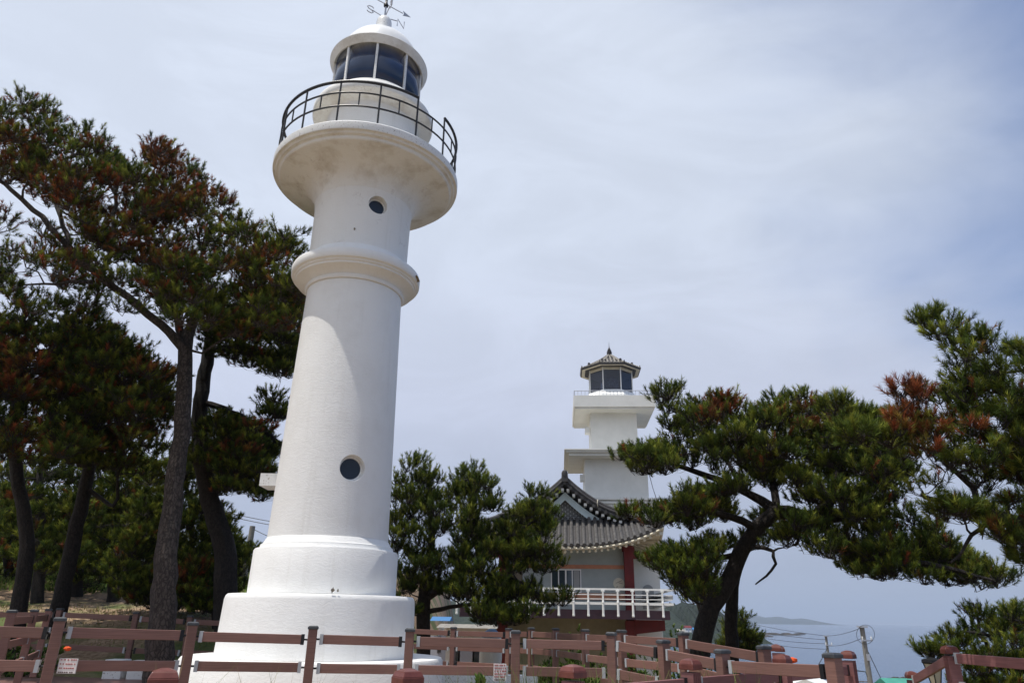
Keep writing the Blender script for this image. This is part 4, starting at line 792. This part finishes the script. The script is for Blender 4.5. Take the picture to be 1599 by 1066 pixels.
        g_ = greens[rng.integers(0, len(greens), nt_)]*rng.uniform(.7, 1.25); dd_ = DEAD[rng.integers(0, 3, nt_)]*rng.uniform(.8, 1.2)
        mm = np.clip(isd*rng.uniform(.55, 1.1, nt_)+(pd > .3)*rng.uniform(-.1, .35, nt_), 0, 1)[:, None]; col = g_*(1-mm)+dd_*mm
        TP.append(p); TD.append(dn); TC.append(col); TW0.append(np.repeat(c_[None]-np.array([0, 0, a*flat*.3]), nt_, 0))
    if Y > 10: K = int(K*2.1); wd = wd*.66; nl = nl*.92
    P = np.concatenate(TP); D = np.concatenate(TD); Cc = np.concatenate(TC); W0 = np.concatenate(TW0)
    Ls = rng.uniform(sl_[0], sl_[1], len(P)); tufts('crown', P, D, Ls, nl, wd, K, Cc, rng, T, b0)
    # twigs (thin triangular prisms) in numpy
    E_ = P+D*Ls[:, None]*.8; M_ = (W0+P)/2+rng.normal(size=P.shape)*.03; tw = .006 if Y < 12 else .008
    off = np.array([[0, 1, 0], [.87, -.5, 0], [-.87, -.5, .0]])*tw; n0 = len(br.v); Vt = []
    Vt = np.stack([W0[:, None]+off*1.2, M_[:, None]+off, P[:, None]+off*.9, E_[:, None]+off*.4], 1).reshape(-1, 3)
    br.v += [tuple(x_) for x_ in Vt.tolist()]
    for i in range(len(P)):
        o_ = n0+i*12
        for s_ in range(3):
            for k in range(3): br.f.append((o_+s_*3+k, o_+s_*3+(k+1) % 3, o_+(s_+1)*3+(k+1) % 3, o_+(s_+1)*3+k))
    br.build('trunk', bark_, T, True)
    return T
exec_pines = True
def G(px, py, Y, dz=-.15):
    p = at(px, py, Y); return (p.x, p.y, ground_z(p.x, p.y)+dz)
def gb(px, py, Y, r_):                    # trunk foot on the ground below that pixel
    p = at(px, py, Y); return (p.x, p.y, ground_z(p.x, p.y)-.15, None, r_)
def foot(px, Y, r_, py=1000):
    for k in range(400):
        p = at(px, 940+k, Y)
        if p.z < ground_z(p.x, p.y): break
    z = ground_z(p.x, p.y)-.15; return (p.x, p.y, z, 0, r_)
# limb points given as 5-tuples are world coordinates
_pine = pine
def pine(label, base, limbs, *a, **k):
    LL = []
    for L in limbs: LL.append([(*at(q[0], q[1], q[2]), 0, q[3]) if len(q) == 4 else q for q in L])
    b_ = LL[0][0]; return _pine(label, (b_[0], b_[1], b_[2]), [[tuple(q[:3])+(0, q[4]) for q in L] for L in LL], *a, **k)

pine('big pine left of lighthouse with thick grey trunk and rust brown needles in its crown', None,
    [[foot(248, 14.5, .27, 962), (257, 900, 14.5, .225), (268, 800, 14.6, .195), (281, 700, 14.6, .17), (288, 610, 14.5, .155), (290, 545, 14.5, .145)],
     [(290, 548, 14.5, .12), (262, 518, 14.3, .095), (215, 478, 14.0, .085), (160, 435, 13.8, .075), (105, 385, 13.6, .065), (50, 325, 13.4, .055), (0, 285, 13.3, .045), (-60, 240, 13.2, .03)],
     [(290, 548, 14.5, .13), (300, 505, 14.8, .11), (330, 470, 15.1, .08), (380, 440, 15.4, .06), (430, 420, 15.6, .03)],
     [(290, 545, 14.5, .10), (270, 480, 15, .08), (240, 420, 15.4, .06), (230, 340, 15.6, .04), (245, 260, 15.6, .02)],
     [(160, 435, 13.8, .07), (180, 350, 14.2, .05), (170, 270, 14.4, .03)], [(105, 385, 13.6, .06), (90, 300, 14, .04), (60, 210, 14.3, .02)],
     [(300, 505, 14.8, .07), (310, 430, 14.9, .05), (330, 350, 15, .02)],
     [(145, 440, 13.8, .045), (90, 442, 13.6, .03), (30, 445, 13.5, .015)]],
    [([(-60, 165), (0, 160), (20, 165), (65, 158), (85, 190), (130, 198), (150, 196), (180, 225), (205, 250), (232, 245), (247, 220), (268, 245), (300, 265), (330, 285), (345, 310), (362, 335), (395, 352), (432, 345), (455, 375), (478, 395), (478, 470), (440, 470), (360, 470), (310, 480), (260, 470), (210, 440), (160, 400), (110, 350), (50, 300), (-60, 260)], 10),
     ([(-60, 370), (20, 330), (60, 350), (150, 420), (150, 478), (60, 490), (-60, 480)], 1.3), ([(230, 450), (320, 460), (476, 450), (474, 515), (330, 525), (250, 490)], 1.6), ([(120, 400), (200, 430), (290, 460), (300, 520), (240, 515), (180, 480), (120, 440)], .7)],
    14.6, 2.4, 560, 11, pad=(.26, .52), tpp=16, K=22, dead=.13, bark_='bark', deadpts=((330, 400, 45, .3), (300, 330, 50, .4), (200, 350, 50, .45), (90, 330, 60, .5), (250, 250, 38, .8), (20, 250, 50, .45), (150, 300, 30, .5), (100, 400, 60, .3), (260, 390, 35, .5), (410, 420, 30, .35)),
    holes=((125, 260, 16, 10), (60, 350, 25, 12), (190, 420, 20, 10), (370, 500, 20, 10)))
pine('dark curved pine between the big grey trunk and the lighthouse', None,
    [[foot(356, 18, .30, 920), (350, 860, 18, .26), (328, 780, 18, .23), (312, 690, 18, .20), (316, 610, 18, .18), (328, 540, 18, .16), (335, 480, 18, .12)],
     [(318, 628, 18, .09), (350, 638, 17.6, .075), (385, 655, 17.3, .07), (420, 680, 17.1, .065), (450, 700, 17, .05)],
      [(326, 545, 18, .11), (380, 545, 17.6, .09), (440, 560, 17.3, .07), (475, 562, 17.2, .04)],
     [(335, 500, 18, .09), (380, 470, 18, .06), (440, 450, 18, .04)], [(313, 690, 18, .10), (360, 700, 18, .06), (405, 715, 18, .03)]],
    [([(305, 520), (340, 505), (400, 480), (476, 470), (472, 585), (430, 590), (395, 575), (330, 560)], 4), ([(315, 655), (350, 648), (400, 665), (424, 695), (418, 720), (430, 775), (400, 785), (350, 770), (312, 740)], 4.6), ([(408, 622), (445, 622), (442, 660), (412, 655)], .35)],
    17.8, 1.7, 330, 12, pad=(.3, .6), tpp=16, K=20, wd=.022, dead=.04, holes=((420, 540, 14, 8), (350, 560, 12, 8)))
pine('leaning dark pine at far left with brownish lower crown', None,
    [[foot(20, 17, .19, 955), (42, 850, 17, .155), (30, 760, 17, .14), (22, 660, 17, .13), (35, 560, 17, .1)], [(22, 660, 17, .09), (60, 600, 16.8, .07), (140, 590, 16.5, .05), (210, 620, 16.3, .03)],
     [(35, 560, 17, .07), (90, 545, 17, .05), (170, 560, 17, .03)], [(25, 640, 17, .07), (0, 600, 17, .05), (-50, 560, 17, .03)], [(22, 690, 17, .06), (60, 690, 16.8, .04), (120, 700, 16.5, .02)]],
    [([(-60, 500), (0, 492), (40, 500), (100, 505), (145, 480), (160, 515), (220, 545), (262, 580), (272, 640), (230, 690), (150, 700), (60, 720), (-60, 720)], 1)],
    15.4, 1.6, 330, 13, pad=(.3, .62), tpp=17, K=20, wd=.022, dead=.13, deadpts=((20, 580, 60, .5), (40, 720, 50, .35), (200, 690, 40, .35), (250, 650, 30, .4)), holes=((60, 650, 16, 8), (200, 520, 10, 8)))
pine('second leaning dark pine from the left, trunk slanting up to the right', None,
    [[foot(85, 18, .22, 955), (105, 890, 18, .18), (125, 800, 18, .165), (142, 710, 18, .14), (150, 620, 18, .12)], [(142, 710, 18, .08), (190, 690, 18, .06), (240, 650, 18, .03)], [(150, 620, 18, .07), (100, 580, 18.3, .05), (60, 560, 18.5, .03)],
     [(135, 760, 18, .06), (180, 790, 17.8, .045), (182, 740, 17.6, .03), (200, 720, 17.5, .02)]],
    [([(80, 560), (200, 545), (270, 600), (275, 690), (220, 740), (130, 730), (60, 700)], 1)],
    17.0, 1.2, 170, 14, pad=(.3, .6), tpp=16, K=18, wd=.024, dead=.12)
pine('bushy young pine in deep shade behind the big grey trunk', None,
    [[foot(300, 21, .12, 950), (300, 860, 21, .09), (296, 760, 21, .05), (290, 700, 21, .02)]],
    [([(180, 870), (200, 800), (235, 745), (285, 690), (330, 740), (340, 800), (385, 850), (395, 900), (345, 945), (210, 950), (180, 920)], 1)],
    20.5, 1.3, 250, 15, pad=(.35, .65), tpp=16, K=18, nl=.14, wd=.026, dead=.02, deadpts=((305, 910, 14, .8),), cat='pine tree')
pine('low shrubby pine with a few orange needles beside lighthouse plinth', None,
    [[foot(340, 18.8, .08, 960), (335, 920, 18.8, .05), (330, 880, 18.8, .02)]],
    [([(270, 955), (285, 900), (320, 875), (352, 880), (362, 960)], 1)], 18.8, .7, 55, 16, pad=(.25, .45), tpp=15, K=18, nl=.13, wd=.024, dead=.05, deadpts=((300, 905, 25, .4),))
# wood further up the slope, every tree its own
rnd = random.Random(5)
bgt = [(60, 24, 'straight dark pine trunk just right of the leftmost leaning pine'), (118, 26, 'dark pine in the wood between the two leaning pines'), (132, 30, 'dark pine standing behind the slanting trunk'), (178, 25, 'slender dark pine in the wood right of the slanting trunk'), (160, 36, 'thin far pine at the back of the wood'), (10, 30, 'dark pine at the left picture edge up the slope'),
       (-40, 27, 'dark pine just outside the left picture edge'), (215, 34, 'far pine seen left of the big grey trunk'), (90, 40, 'distant pine at the back of the wood above the grass'), (35, 42, 'farthest pine on the grassy slope at left'), (235, 42, 'distant pine low behind the big grey trunk'), (345, 44, 'distant pine right of the curved trunk')]
for i, (px, Y, lab) in enumerate(bgt):
    f_ = foot(px, Y, .2, 920); s_ = rnd.uniform(-14, 14); topy = 975-(rnd.uniform(5.6, 6.8)/Y)*1050-10; w_ = 1100/Y*rnd.uniform(1.7, 2.4); mx_ = (920+topy)/2
    pine(lab, None, [[f_, (px+s_*.6, 860, Y, .16), (px+s_, 800, Y, .14), (px+s_*.4, topy+50, Y, .08)]],
        [([(px-w_, topy+w_*1.2), (px-w_*.6, topy+20), (px, topy), (px+w_*.6, topy+15), (px+w_, topy+w_*1.1), (px+w_*.6, topy+w_*2.1), (px-w_*.5, topy+w_*2.1)], 1)], Y, 1.8, 60, 100+i, pad=(.5, .9), tpp=14, K=16, nl=.2, wd=.045, dead=.05, sl_=(.15, .3), group='pines of the wood on the slope')
# middle pine
pine('bushy dark green pine between the lighthouse and the tiled house', None,
    [[foot(664, 20, .20, 985), (662, 930, 20, .17), (672, 860, 20, .11), (674, 800, 20, .08), (668, 740, 20, .03)], [(663, 935, 20, .10), (705, 905, 19.7, .09), (728, 850, 19.6, .07), (742, 790, 19.6, .05), (745, 740, 19.6, .02)],
     [(668, 955, 20, .07), (720, 945, 19.4, .05), (790, 940, 19, .03)], [(728, 850, 19.6, .05), (790, 840, 19.3, .04), (850, 800, 19, .02)], [(672, 850, 20, .05), (640, 800, 20, .03)], [(720, 890, 19.6, .05), (790, 900, 19.2, .04), (850, 930, 19, .02)]],
    [([(612, 745), (640, 728), (665, 712), (690, 745), (708, 755), (722, 728), (746, 725), (776, 745), (772, 790), (770, 850), (790, 850), (790, 905), (740, 940), (690, 940), (620, 930), (612, 900)], 6),
     ([(770, 830), (800, 805), (830, 785), (850, 795), (870, 812), (866, 840), (845, 850), (868, 875), (872, 895), (850, 905), (780, 910)], 2.6), ([(760, 920), (820, 895), (858, 905), (845, 960), (800, 975), (740, 975)], 1.6), ([(850, 920), (885, 932), (880, 948), (852, 945)], .12), ([(826, 772), (845, 765), (850, 790), (828, 800)], .12), ([(615, 930), (650, 920), (655, 965), (618, 960)], .2)],
    19.6, 1.4, 360, 21, pad=(.2, .42), flat=.6, tpp=15, K=20, nl=.12, wd=.021, dead=.0, sl_=(.14, .28), holes=((825, 905, 30, 10), (690, 850, 16, 12), (668, 820, 9, 14), (645, 850, 10, 8), (780, 880, 14, 9)), upb=.9)
# right pine, leaning over the sea view
pine('wide flat crowned pine with leaning dark trunk right of the deck', None,
    [[foot(1072, 14, .19, 1010), (1103, 975, 14, .18), (1138, 905, 14, .155), (1172, 840, 14, .145), (1212, 800, 14, .145), (1265, 808, 13.8, .14), (1330, 800, 13.5, .11), (1400, 770, 13.2, .07)],
     [(1212, 800, 14, .12), (1170, 770, 14.3, .08), (1100, 740, 14.6, .06), (1030, 720, 14.8, .035), (985, 718, 14.9, .02)], [(1185, 825, 14, .09), (1120, 800, 13.5, .06), (1050, 795, 13.2, .03)],
     [(1280, 806, 13.8, .13), (1300, 770, 14, .12), (1312, 730, 14, .09), (1320, 680, 14.2, .05), (1300, 630, 14.4, .02)], [(1212, 800, 14, .09), (1205, 740, 14.4, .07), (1180, 680, 14.6, .04), (1140, 640, 14.8, .02)],
     [(1265, 808, 13.8, .10), (1330, 850, 13.2, .08), (1400, 872, 12.8, .065), (1470, 885, 12.5, .045), (1550, 905, 12.3, .02)], [(1160, 865, 14, .08), (1130, 870, 14.2, .05), (1090, 880, 14.4, .03)],
     [(1172, 850, 14, .05), (1205, 860, 13.7, .035), (1210, 890, 13.6, .025), (1180, 912, 13.6, .012)], [(1170, 770, 14.3, .05), (1110, 690, 14.6, .035), (1050, 630, 14.8, .02)]],
    [([(1030, 625), (1048, 605), (1062, 632), (1105, 635), (1125, 615), (1150, 640), (1185, 652), (1212, 622), (1250, 618), (1285, 630), (1300, 612), (1340, 650), (1400, 660), (1420, 740), (1400, 790), (1320, 800), (1240, 780), (1150, 770), (1070, 720), (1030, 680)], 9),
     ([(965, 715), (1020, 700), (1060, 705), (1050, 740), (1000, 738)], .9), ([(968, 805), (1040, 790), (1090, 765), (1150, 770), (1140, 810), (1100, 828), (1020, 822)], 1.6),
     ([(1022, 882), (1070, 862), (1110, 850), (1122, 862), (1108, 895), (1100, 935), (1078, 935), (1040, 905)], 1.3),
     ([(1230, 810), (1320, 800), (1400, 800), (1470, 830), (1500, 870), (1560, 895), (1570, 925), (1500, 915), (1400, 905), (1350, 905), (1290, 875), (1230, 850)], 4.2)],
    14, 1.9, 640, 31, pad=(.2, .42), flat=.55, tpp=17, K=22, nl=.10, wd=.017, dead=.03, sl_=(.12, .22), deadpts=((1130, 640, 16, .6), (1180, 790, 20, .5), (1270, 650, 30, .35), (1380, 800, 30, .3), (1250, 880, 12, .6)), holes=((1235, 770, 22, 12), (1180, 805, 20, 14), (1330, 760, 18, 14), (1110, 755, 22, 9), (1160, 745, 14, 8)), upb=.85)
pine('straight dark second trunk close behind the leaning pine trunk', None,
    [[foot(1143, 15.2, .14, 1010), (1142, 960, 15.2, .125), (1148, 900, 15.3, .10), (1170, 850, 15.4, .07)]], [([(1130, 850), (1200, 800), (1240, 830), (1180, 860)], 1)], 15.4, .6, 22, 32, pad=(.2, .4), tpp=14, K=20, dead=.03, wd=.018)
pine('small layered conifer with open whorls right of the dark trunk', None,
    [[foot(1152, 17, .06, 1010), (1152, 985, 17, .035), (1150, 958, 17, .01)]], [([(1150, 958), (1158, 962), (1165, 985), (1182, 1005), (1178, 1022), (1128, 1022), (1135, 985)], 1)], 17, .6, 42, 33, pad=(.14, .28), tpp=11, K=18, nl=.09, wd=.016, dead=.0)
pine('thin pale trunked pine left of the leaning pine', None,
    [[foot(1095, 22, .07, 990), (1093, 960, 22, .06), (1090, 940, 22, .05), (1085, 915, 22, .02)]], [([(1065, 935), (1075, 900), (1110, 895), (1118, 935), (1095, 948)], 1)], 22, .8, 30, 34, pad=(.25, .45), tpp=13, K=18, wd=.024, bark_='bark', dead=.0)
# nearest pine, right edge
NEAR = pine('nearest pine at right edge with long needles and rust red dead sprays', None,
    [[foot(1760, 8.6, .26, 1040), (1740, 940, 8.6, .22), (1700, 860, 8.5, .17), (1640, 830, 8.4, .13), (1590, 818, 8.3, .10), (1540, 800, 8.2, .07), (1490, 790, 8.2, .04), (1440, 770, 8.2, .02)],
     [(1700, 860, 8.5, .13), (1660, 740, 8.6, .10), (1620, 660, 8.6, .07), (1560, 600, 8.6, .045), (1510, 560, 8.5, .03), (1470, 510, 8.5, .018)], [(1590, 700, 8.6, .05), (1520, 670, 8.4, .035), (1450, 650, 8.3, .025), (1370, 650, 8.2, .015)],
     [(1540, 800, 8.2, .045), (1500, 740, 8.3, .03), (1440, 700, 8.3, .02), (1390, 690, 8.2, .015)], [(1550, 805, 8.2, .03), (1520, 835, 8.0, .022), (1485, 878, 7.9, .01)]],
    [([(1442, 490), (1456, 480), (1475, 512), (1505, 508), (1530, 530), (1562, 520), (1600, 540), (1680, 560), (1680, 780), (1600, 770), (1540, 760), (1500, 740), (1450, 720), (1400, 720), (1380, 680), (1410, 610), (1440, 605), (1480, 620), (1500, 590), (1470, 560), (1440, 535)], 8),
     ([(1295, 625), (1320, 640), (1370, 660), (1400, 650), (1400, 700), (1340, 700), (1300, 660)], 1.1), ([(1440, 760), (1500, 750), (1600, 780), (1680, 790), (1680, 900), (1600, 890), (1580, 850), (1520, 820), (1450, 800)], 2.2), ([(1555, 830), (1680, 840), (1680, 930), (1600, 910)], .5)],
    8.5, 1.0, 290, 41, pad=(.12, .26), flat=.6, tpp=11, K=46, nl=.095, wd=.0075, dead=.03, sl_=(.08, .17), deadpts=((1435, 620, 32, .9), (1400, 665, 28, .85), (1470, 660, 22, .5), (1450, 700, 24, .4), (1530, 540, 14, .3)), holes=((1560, 770, 18, 14), (1500, 770, 16, 10)), upb=.85)
pine('low dark pine behind the maroon fence at bottom right', None,
    [[foot(1640, 12.5, .12, 1066), (1590, 1060, 12.4, .05), (1550, 1020, 12.3, .04), (1530, 990, 12.3, .025), (1520, 940, 12.3, .01)], [(1590, 1060, 12.4, .04), (1560, 1000, 12.2, .03), (1500, 985, 12, .02)], [(1640, 1066, 12.5, .05), (1640, 1000, 12.5, .04), (1600, 960, 12.5, .02)], [(1550, 1020, 12.3, .03), (1500, 1015, 12.2, .02), (1450, 1020, 12, .01)]],
    [([(1478, 1000), (1492, 965), (1520, 955), (1550, 965), (1600, 950), (1680, 955), (1680, 1090), (1500, 1080), (1510, 1030)], 5), ([(1440, 1014), (1475, 1018), (1490, 1026), (1450, 1030)], .35)],
    12.4, 1.1, 120, 42, pad=(.16, .32), tpp=12, K=24, nl=.09, wd=.014, dead=.03, holes=((1530, 1010, 16, 10), (1575, 1020, 14, 9), (1490, 985, 8, 6)))

c = at(1537, 800, 8.15); c2 = at(1534, 842, 8.1); sn = MB().tube([c+Vector((.12, 0, .04)), c, c.lerp(c2, .5)+Vector((.01, 0, 0)), c2], [.02, .024, .018, .004], 7).build('dead_branch', 'bark', NEAR, True)
# leafy shrubs and grass
SHR = np.array([[.09, .15, .03], [.06, .11, .025], [.12, .17, .04]])
def shrub(label, px, Y, w_, h, seed, n_=260, nl=.1, wd=.05, cols=SHR):
    rng = np.random.default_rng(seed); f_ = foot(px, Y, .1); b0 = Vector(f_[:3]); T = thing('shrub', label, 'shrub', b0, 'green shrubs by the fences')
    v_ = rng.normal(size=(n_, 3)); v_ /= np.linalg.norm(v_, axis=1, keepdims=True); v_[:, 2] = np.abs(v_[:, 2]); rr_ = rng.uniform(.3, 1, (n_, 1))**.6
    P = np.array(b0)+v_*np.array([w_, w_*.7, h])*rr_*(1+.25*np.sin(v_[:, :1]*7+seed)); D = v_+np.array([0, 0, .9])+rng.normal(size=v_.shape)*.3; D /= np.linalg.norm(D, axis=1, keepdims=True)
    tufts('foliage', P, D, rng.uniform(.05, .15, n_), nl, wd, 12, cols[rng.integers(0, len(cols), n_)], rng, T, b0)
    q = MB()
    for i in range(0, n_, 6): p = Vector(P[i]); q.tube([b0+Vector((rng.normal()*.05, rng.normal()*.05, 0)), b0.lerp(p, .5)+Vector((0, 0, .05)), p], [.012, .009, .005], 4)
    q.build('stem', 'barkdark', T)
for i, a in enumerate((('yellow green shrub under the deck beam right of red column', 1060, 24, 1.3, 2.2, 1), ('dark green shrub behind the stair fence near olive wall', 905, 17.5, .8, 1.35, 2), ('green shrub at the foot of the olive wall left part', 865, 19, .7, 1.1, 3), ('bright green shrub between the two stair fences', 935, 12.4, .5, .6, 4),
        ('leafy shrub left of the leaning pine foot', 1090, 20, .9, 1.75, 5), ('green shrub on the grassy slope beside the slanting trunk', 112, 27, .9, 1.0, 7), ('small weed clump beside the small notice on middle fence', 748, 9.0, .18, .72, 8),
        ('dark green shrub low behind the left corner fence', 20, 15.5, .8, .7, 9), ('shrub below the far end of the olive wall', 1000, 21, .8, 1.3, 10))):
    shrub(*a)
def grass(name, label, cx_, cy_, sx, sy, n_, h, wd, cols, seed, lean=.25):
    rng = np.random.default_rng(seed); x_ = rng.uniform(cx_-sx, cx_+sx, n_); y = rng.uniform(cy_-sy, cy_+sy, n_); z = terrain(x_, y); b_ = np.stack([x_, y, z], 1)
    hh = rng.uniform(h*.45, h, n_)*(.75+.25*np.sin(x_*5)*np.cos(y*4)); d = np.stack([rng.normal(0, lean, n_), rng.normal(0, lean, n_), np.ones(n_)], 1); d /= np.linalg.norm(d, axis=1, keepdims=True)
    a = rng.uniform(0, 6.28, n_); s_ = np.stack([np.cos(a), np.sin(a), 0*a], 1)*wd/2; m1 = b_+d*hh[:, None]*.55; bend = np.stack([d[:, 0]*1.0, d[:, 1]*1.0, 0*a], 1); tip = b_+d*hh[:, None]+bend*hh[:, None]*.6
    V = np.stack([b_-s_, b_+s_, m1+s_*.8, m1-s_*.8, tip], 1).reshape(-1, 3); k = np.arange(n_)*5; F_ = [(int(i), int(i)+1, int(i)+2, int(i)+3) for i in k]+[(int(i)+3, int(i)+2, int(i)+4) for i in k]
    me = bpy.data.meshes.new(name); me.from_pydata(V.tolist(), [], F_); c_ = cols[rng.integers(0, len(cols), n_)]*rng.uniform(.7, 1.3, (n_, 1)); c_ = np.repeat(c_, 5, 0)
    at_ = me.color_attributes.new('tint', 'FLOAT_COLOR', 'POINT'); at_.data.foreach_set('color', np.concatenate([c_, np.ones((len(c_), 1))], 1).astype(np.float32).ravel()); me.materials.append(M['needles'])
    o = bpy.data.objects.new(name, me); C.objects.link(o); tag(o, label, 'grass', kind='stuff')
GR = np.array([[.13, .19, .04], [.09, .15, .03], [.20, .22, .07]]); DRY = np.array([[.36, .29, .14], [.28, .22, .11], [.16, .2, .05]])
grass('tall_grass', 'tall green grass growing in front of middle fence', 1.0, 7.6, 1.5, .9, 1500, 1.25, .012, GR, 1)
grass('tall_grass', 'dry seeding grass stalks along the front fence', -1.6, 7.6, 2.0, .7, 420, 1.15, .008, DRY, 2)
grass('tall_grass', 'green grass inside the fenced plot right of lighthouse', 1.6, 12.5, 2.2, 1.8, 2500, .5, .014, GR, 3)
grass('meadow_grass', 'sunlit yellow green grass on the slope among the pines', -17, 33, 9, 6, 16000, .42, .05, GR*1.5, 4)
grass('meadow_grass', 'sparse dry grass on brown needle litter behind rear fence', -10, 20, 6, 3, 2500, .14, .02, DRY*.8, 5)
# pine litter: scattered cones and dry twigs as one carpet
rng = np.random.default_rng(9); q = MB()
for i in range(900):
    x_, y = rng.uniform(-18, -3.5), rng.uniform(17.5, 30); z = ground_z(x_, y); a = rng.uniform(0, 3.14); L_ = rng.uniform(.04, .22); q.bar((x_, y, z+.02), (x_+math.cos(a)*L_, y+math.sin(a)*L_, z+.025), .02, .02)
tag(q.build('pine_litter', 'tan'), 'dry twigs and litter on the bare brown ground behind rear fence', 'litter', kind='stuff')

# village on the headland and distant shore
rnd = random.Random(8)
for i, (px, py, mn, rm, lab) in enumerate(((1074, 976, 'white', 'red', 'tiny white house with red roof on the wooded headland'), (1086, 979, 'white', 'blue', 'tiny white house with blue roof by the headland shore'), (1062, 981, 'concrete', 'tilepale', 'tiny grey house left on the headland shore'))):
    c = at(px, py, 495); cabin('headland_house', lab, c.x, c.y, c.z-4, 4, 4, 2.6, 1.3, mn, rm)
# ---------------------------------------------------------------- haze
hz = MB(); hz.box((0, 0, 240), (50000, 50000, 2*240+2*14-2*0)); 
hz = MB(); zb, ztp = SEA-16, 330; hz.box((0, 0, (zb+ztp)/2), (49400, 49400, ztp-zb))
m = bpy.data.materials.new('haze_air'); m.use_nodes = True; t = m.node_tree; t.nodes.clear(); o_ = N(t, 'ShaderNodeOutputMaterial'); pv = N(t, 'ShaderNodeVolumePrincipled'); pv.inputs['Color'].default_value = (.68, .80, 1, 1); pv.inputs['Density'].default_value = .00013; pv.inputs['Anisotropy'].default_value = .1
t.links.new(pv.outputs[0], o_.inputs['Volume']); M['haze'] = m
tag(hz.build('haze', 'haze'), kind='stuff')
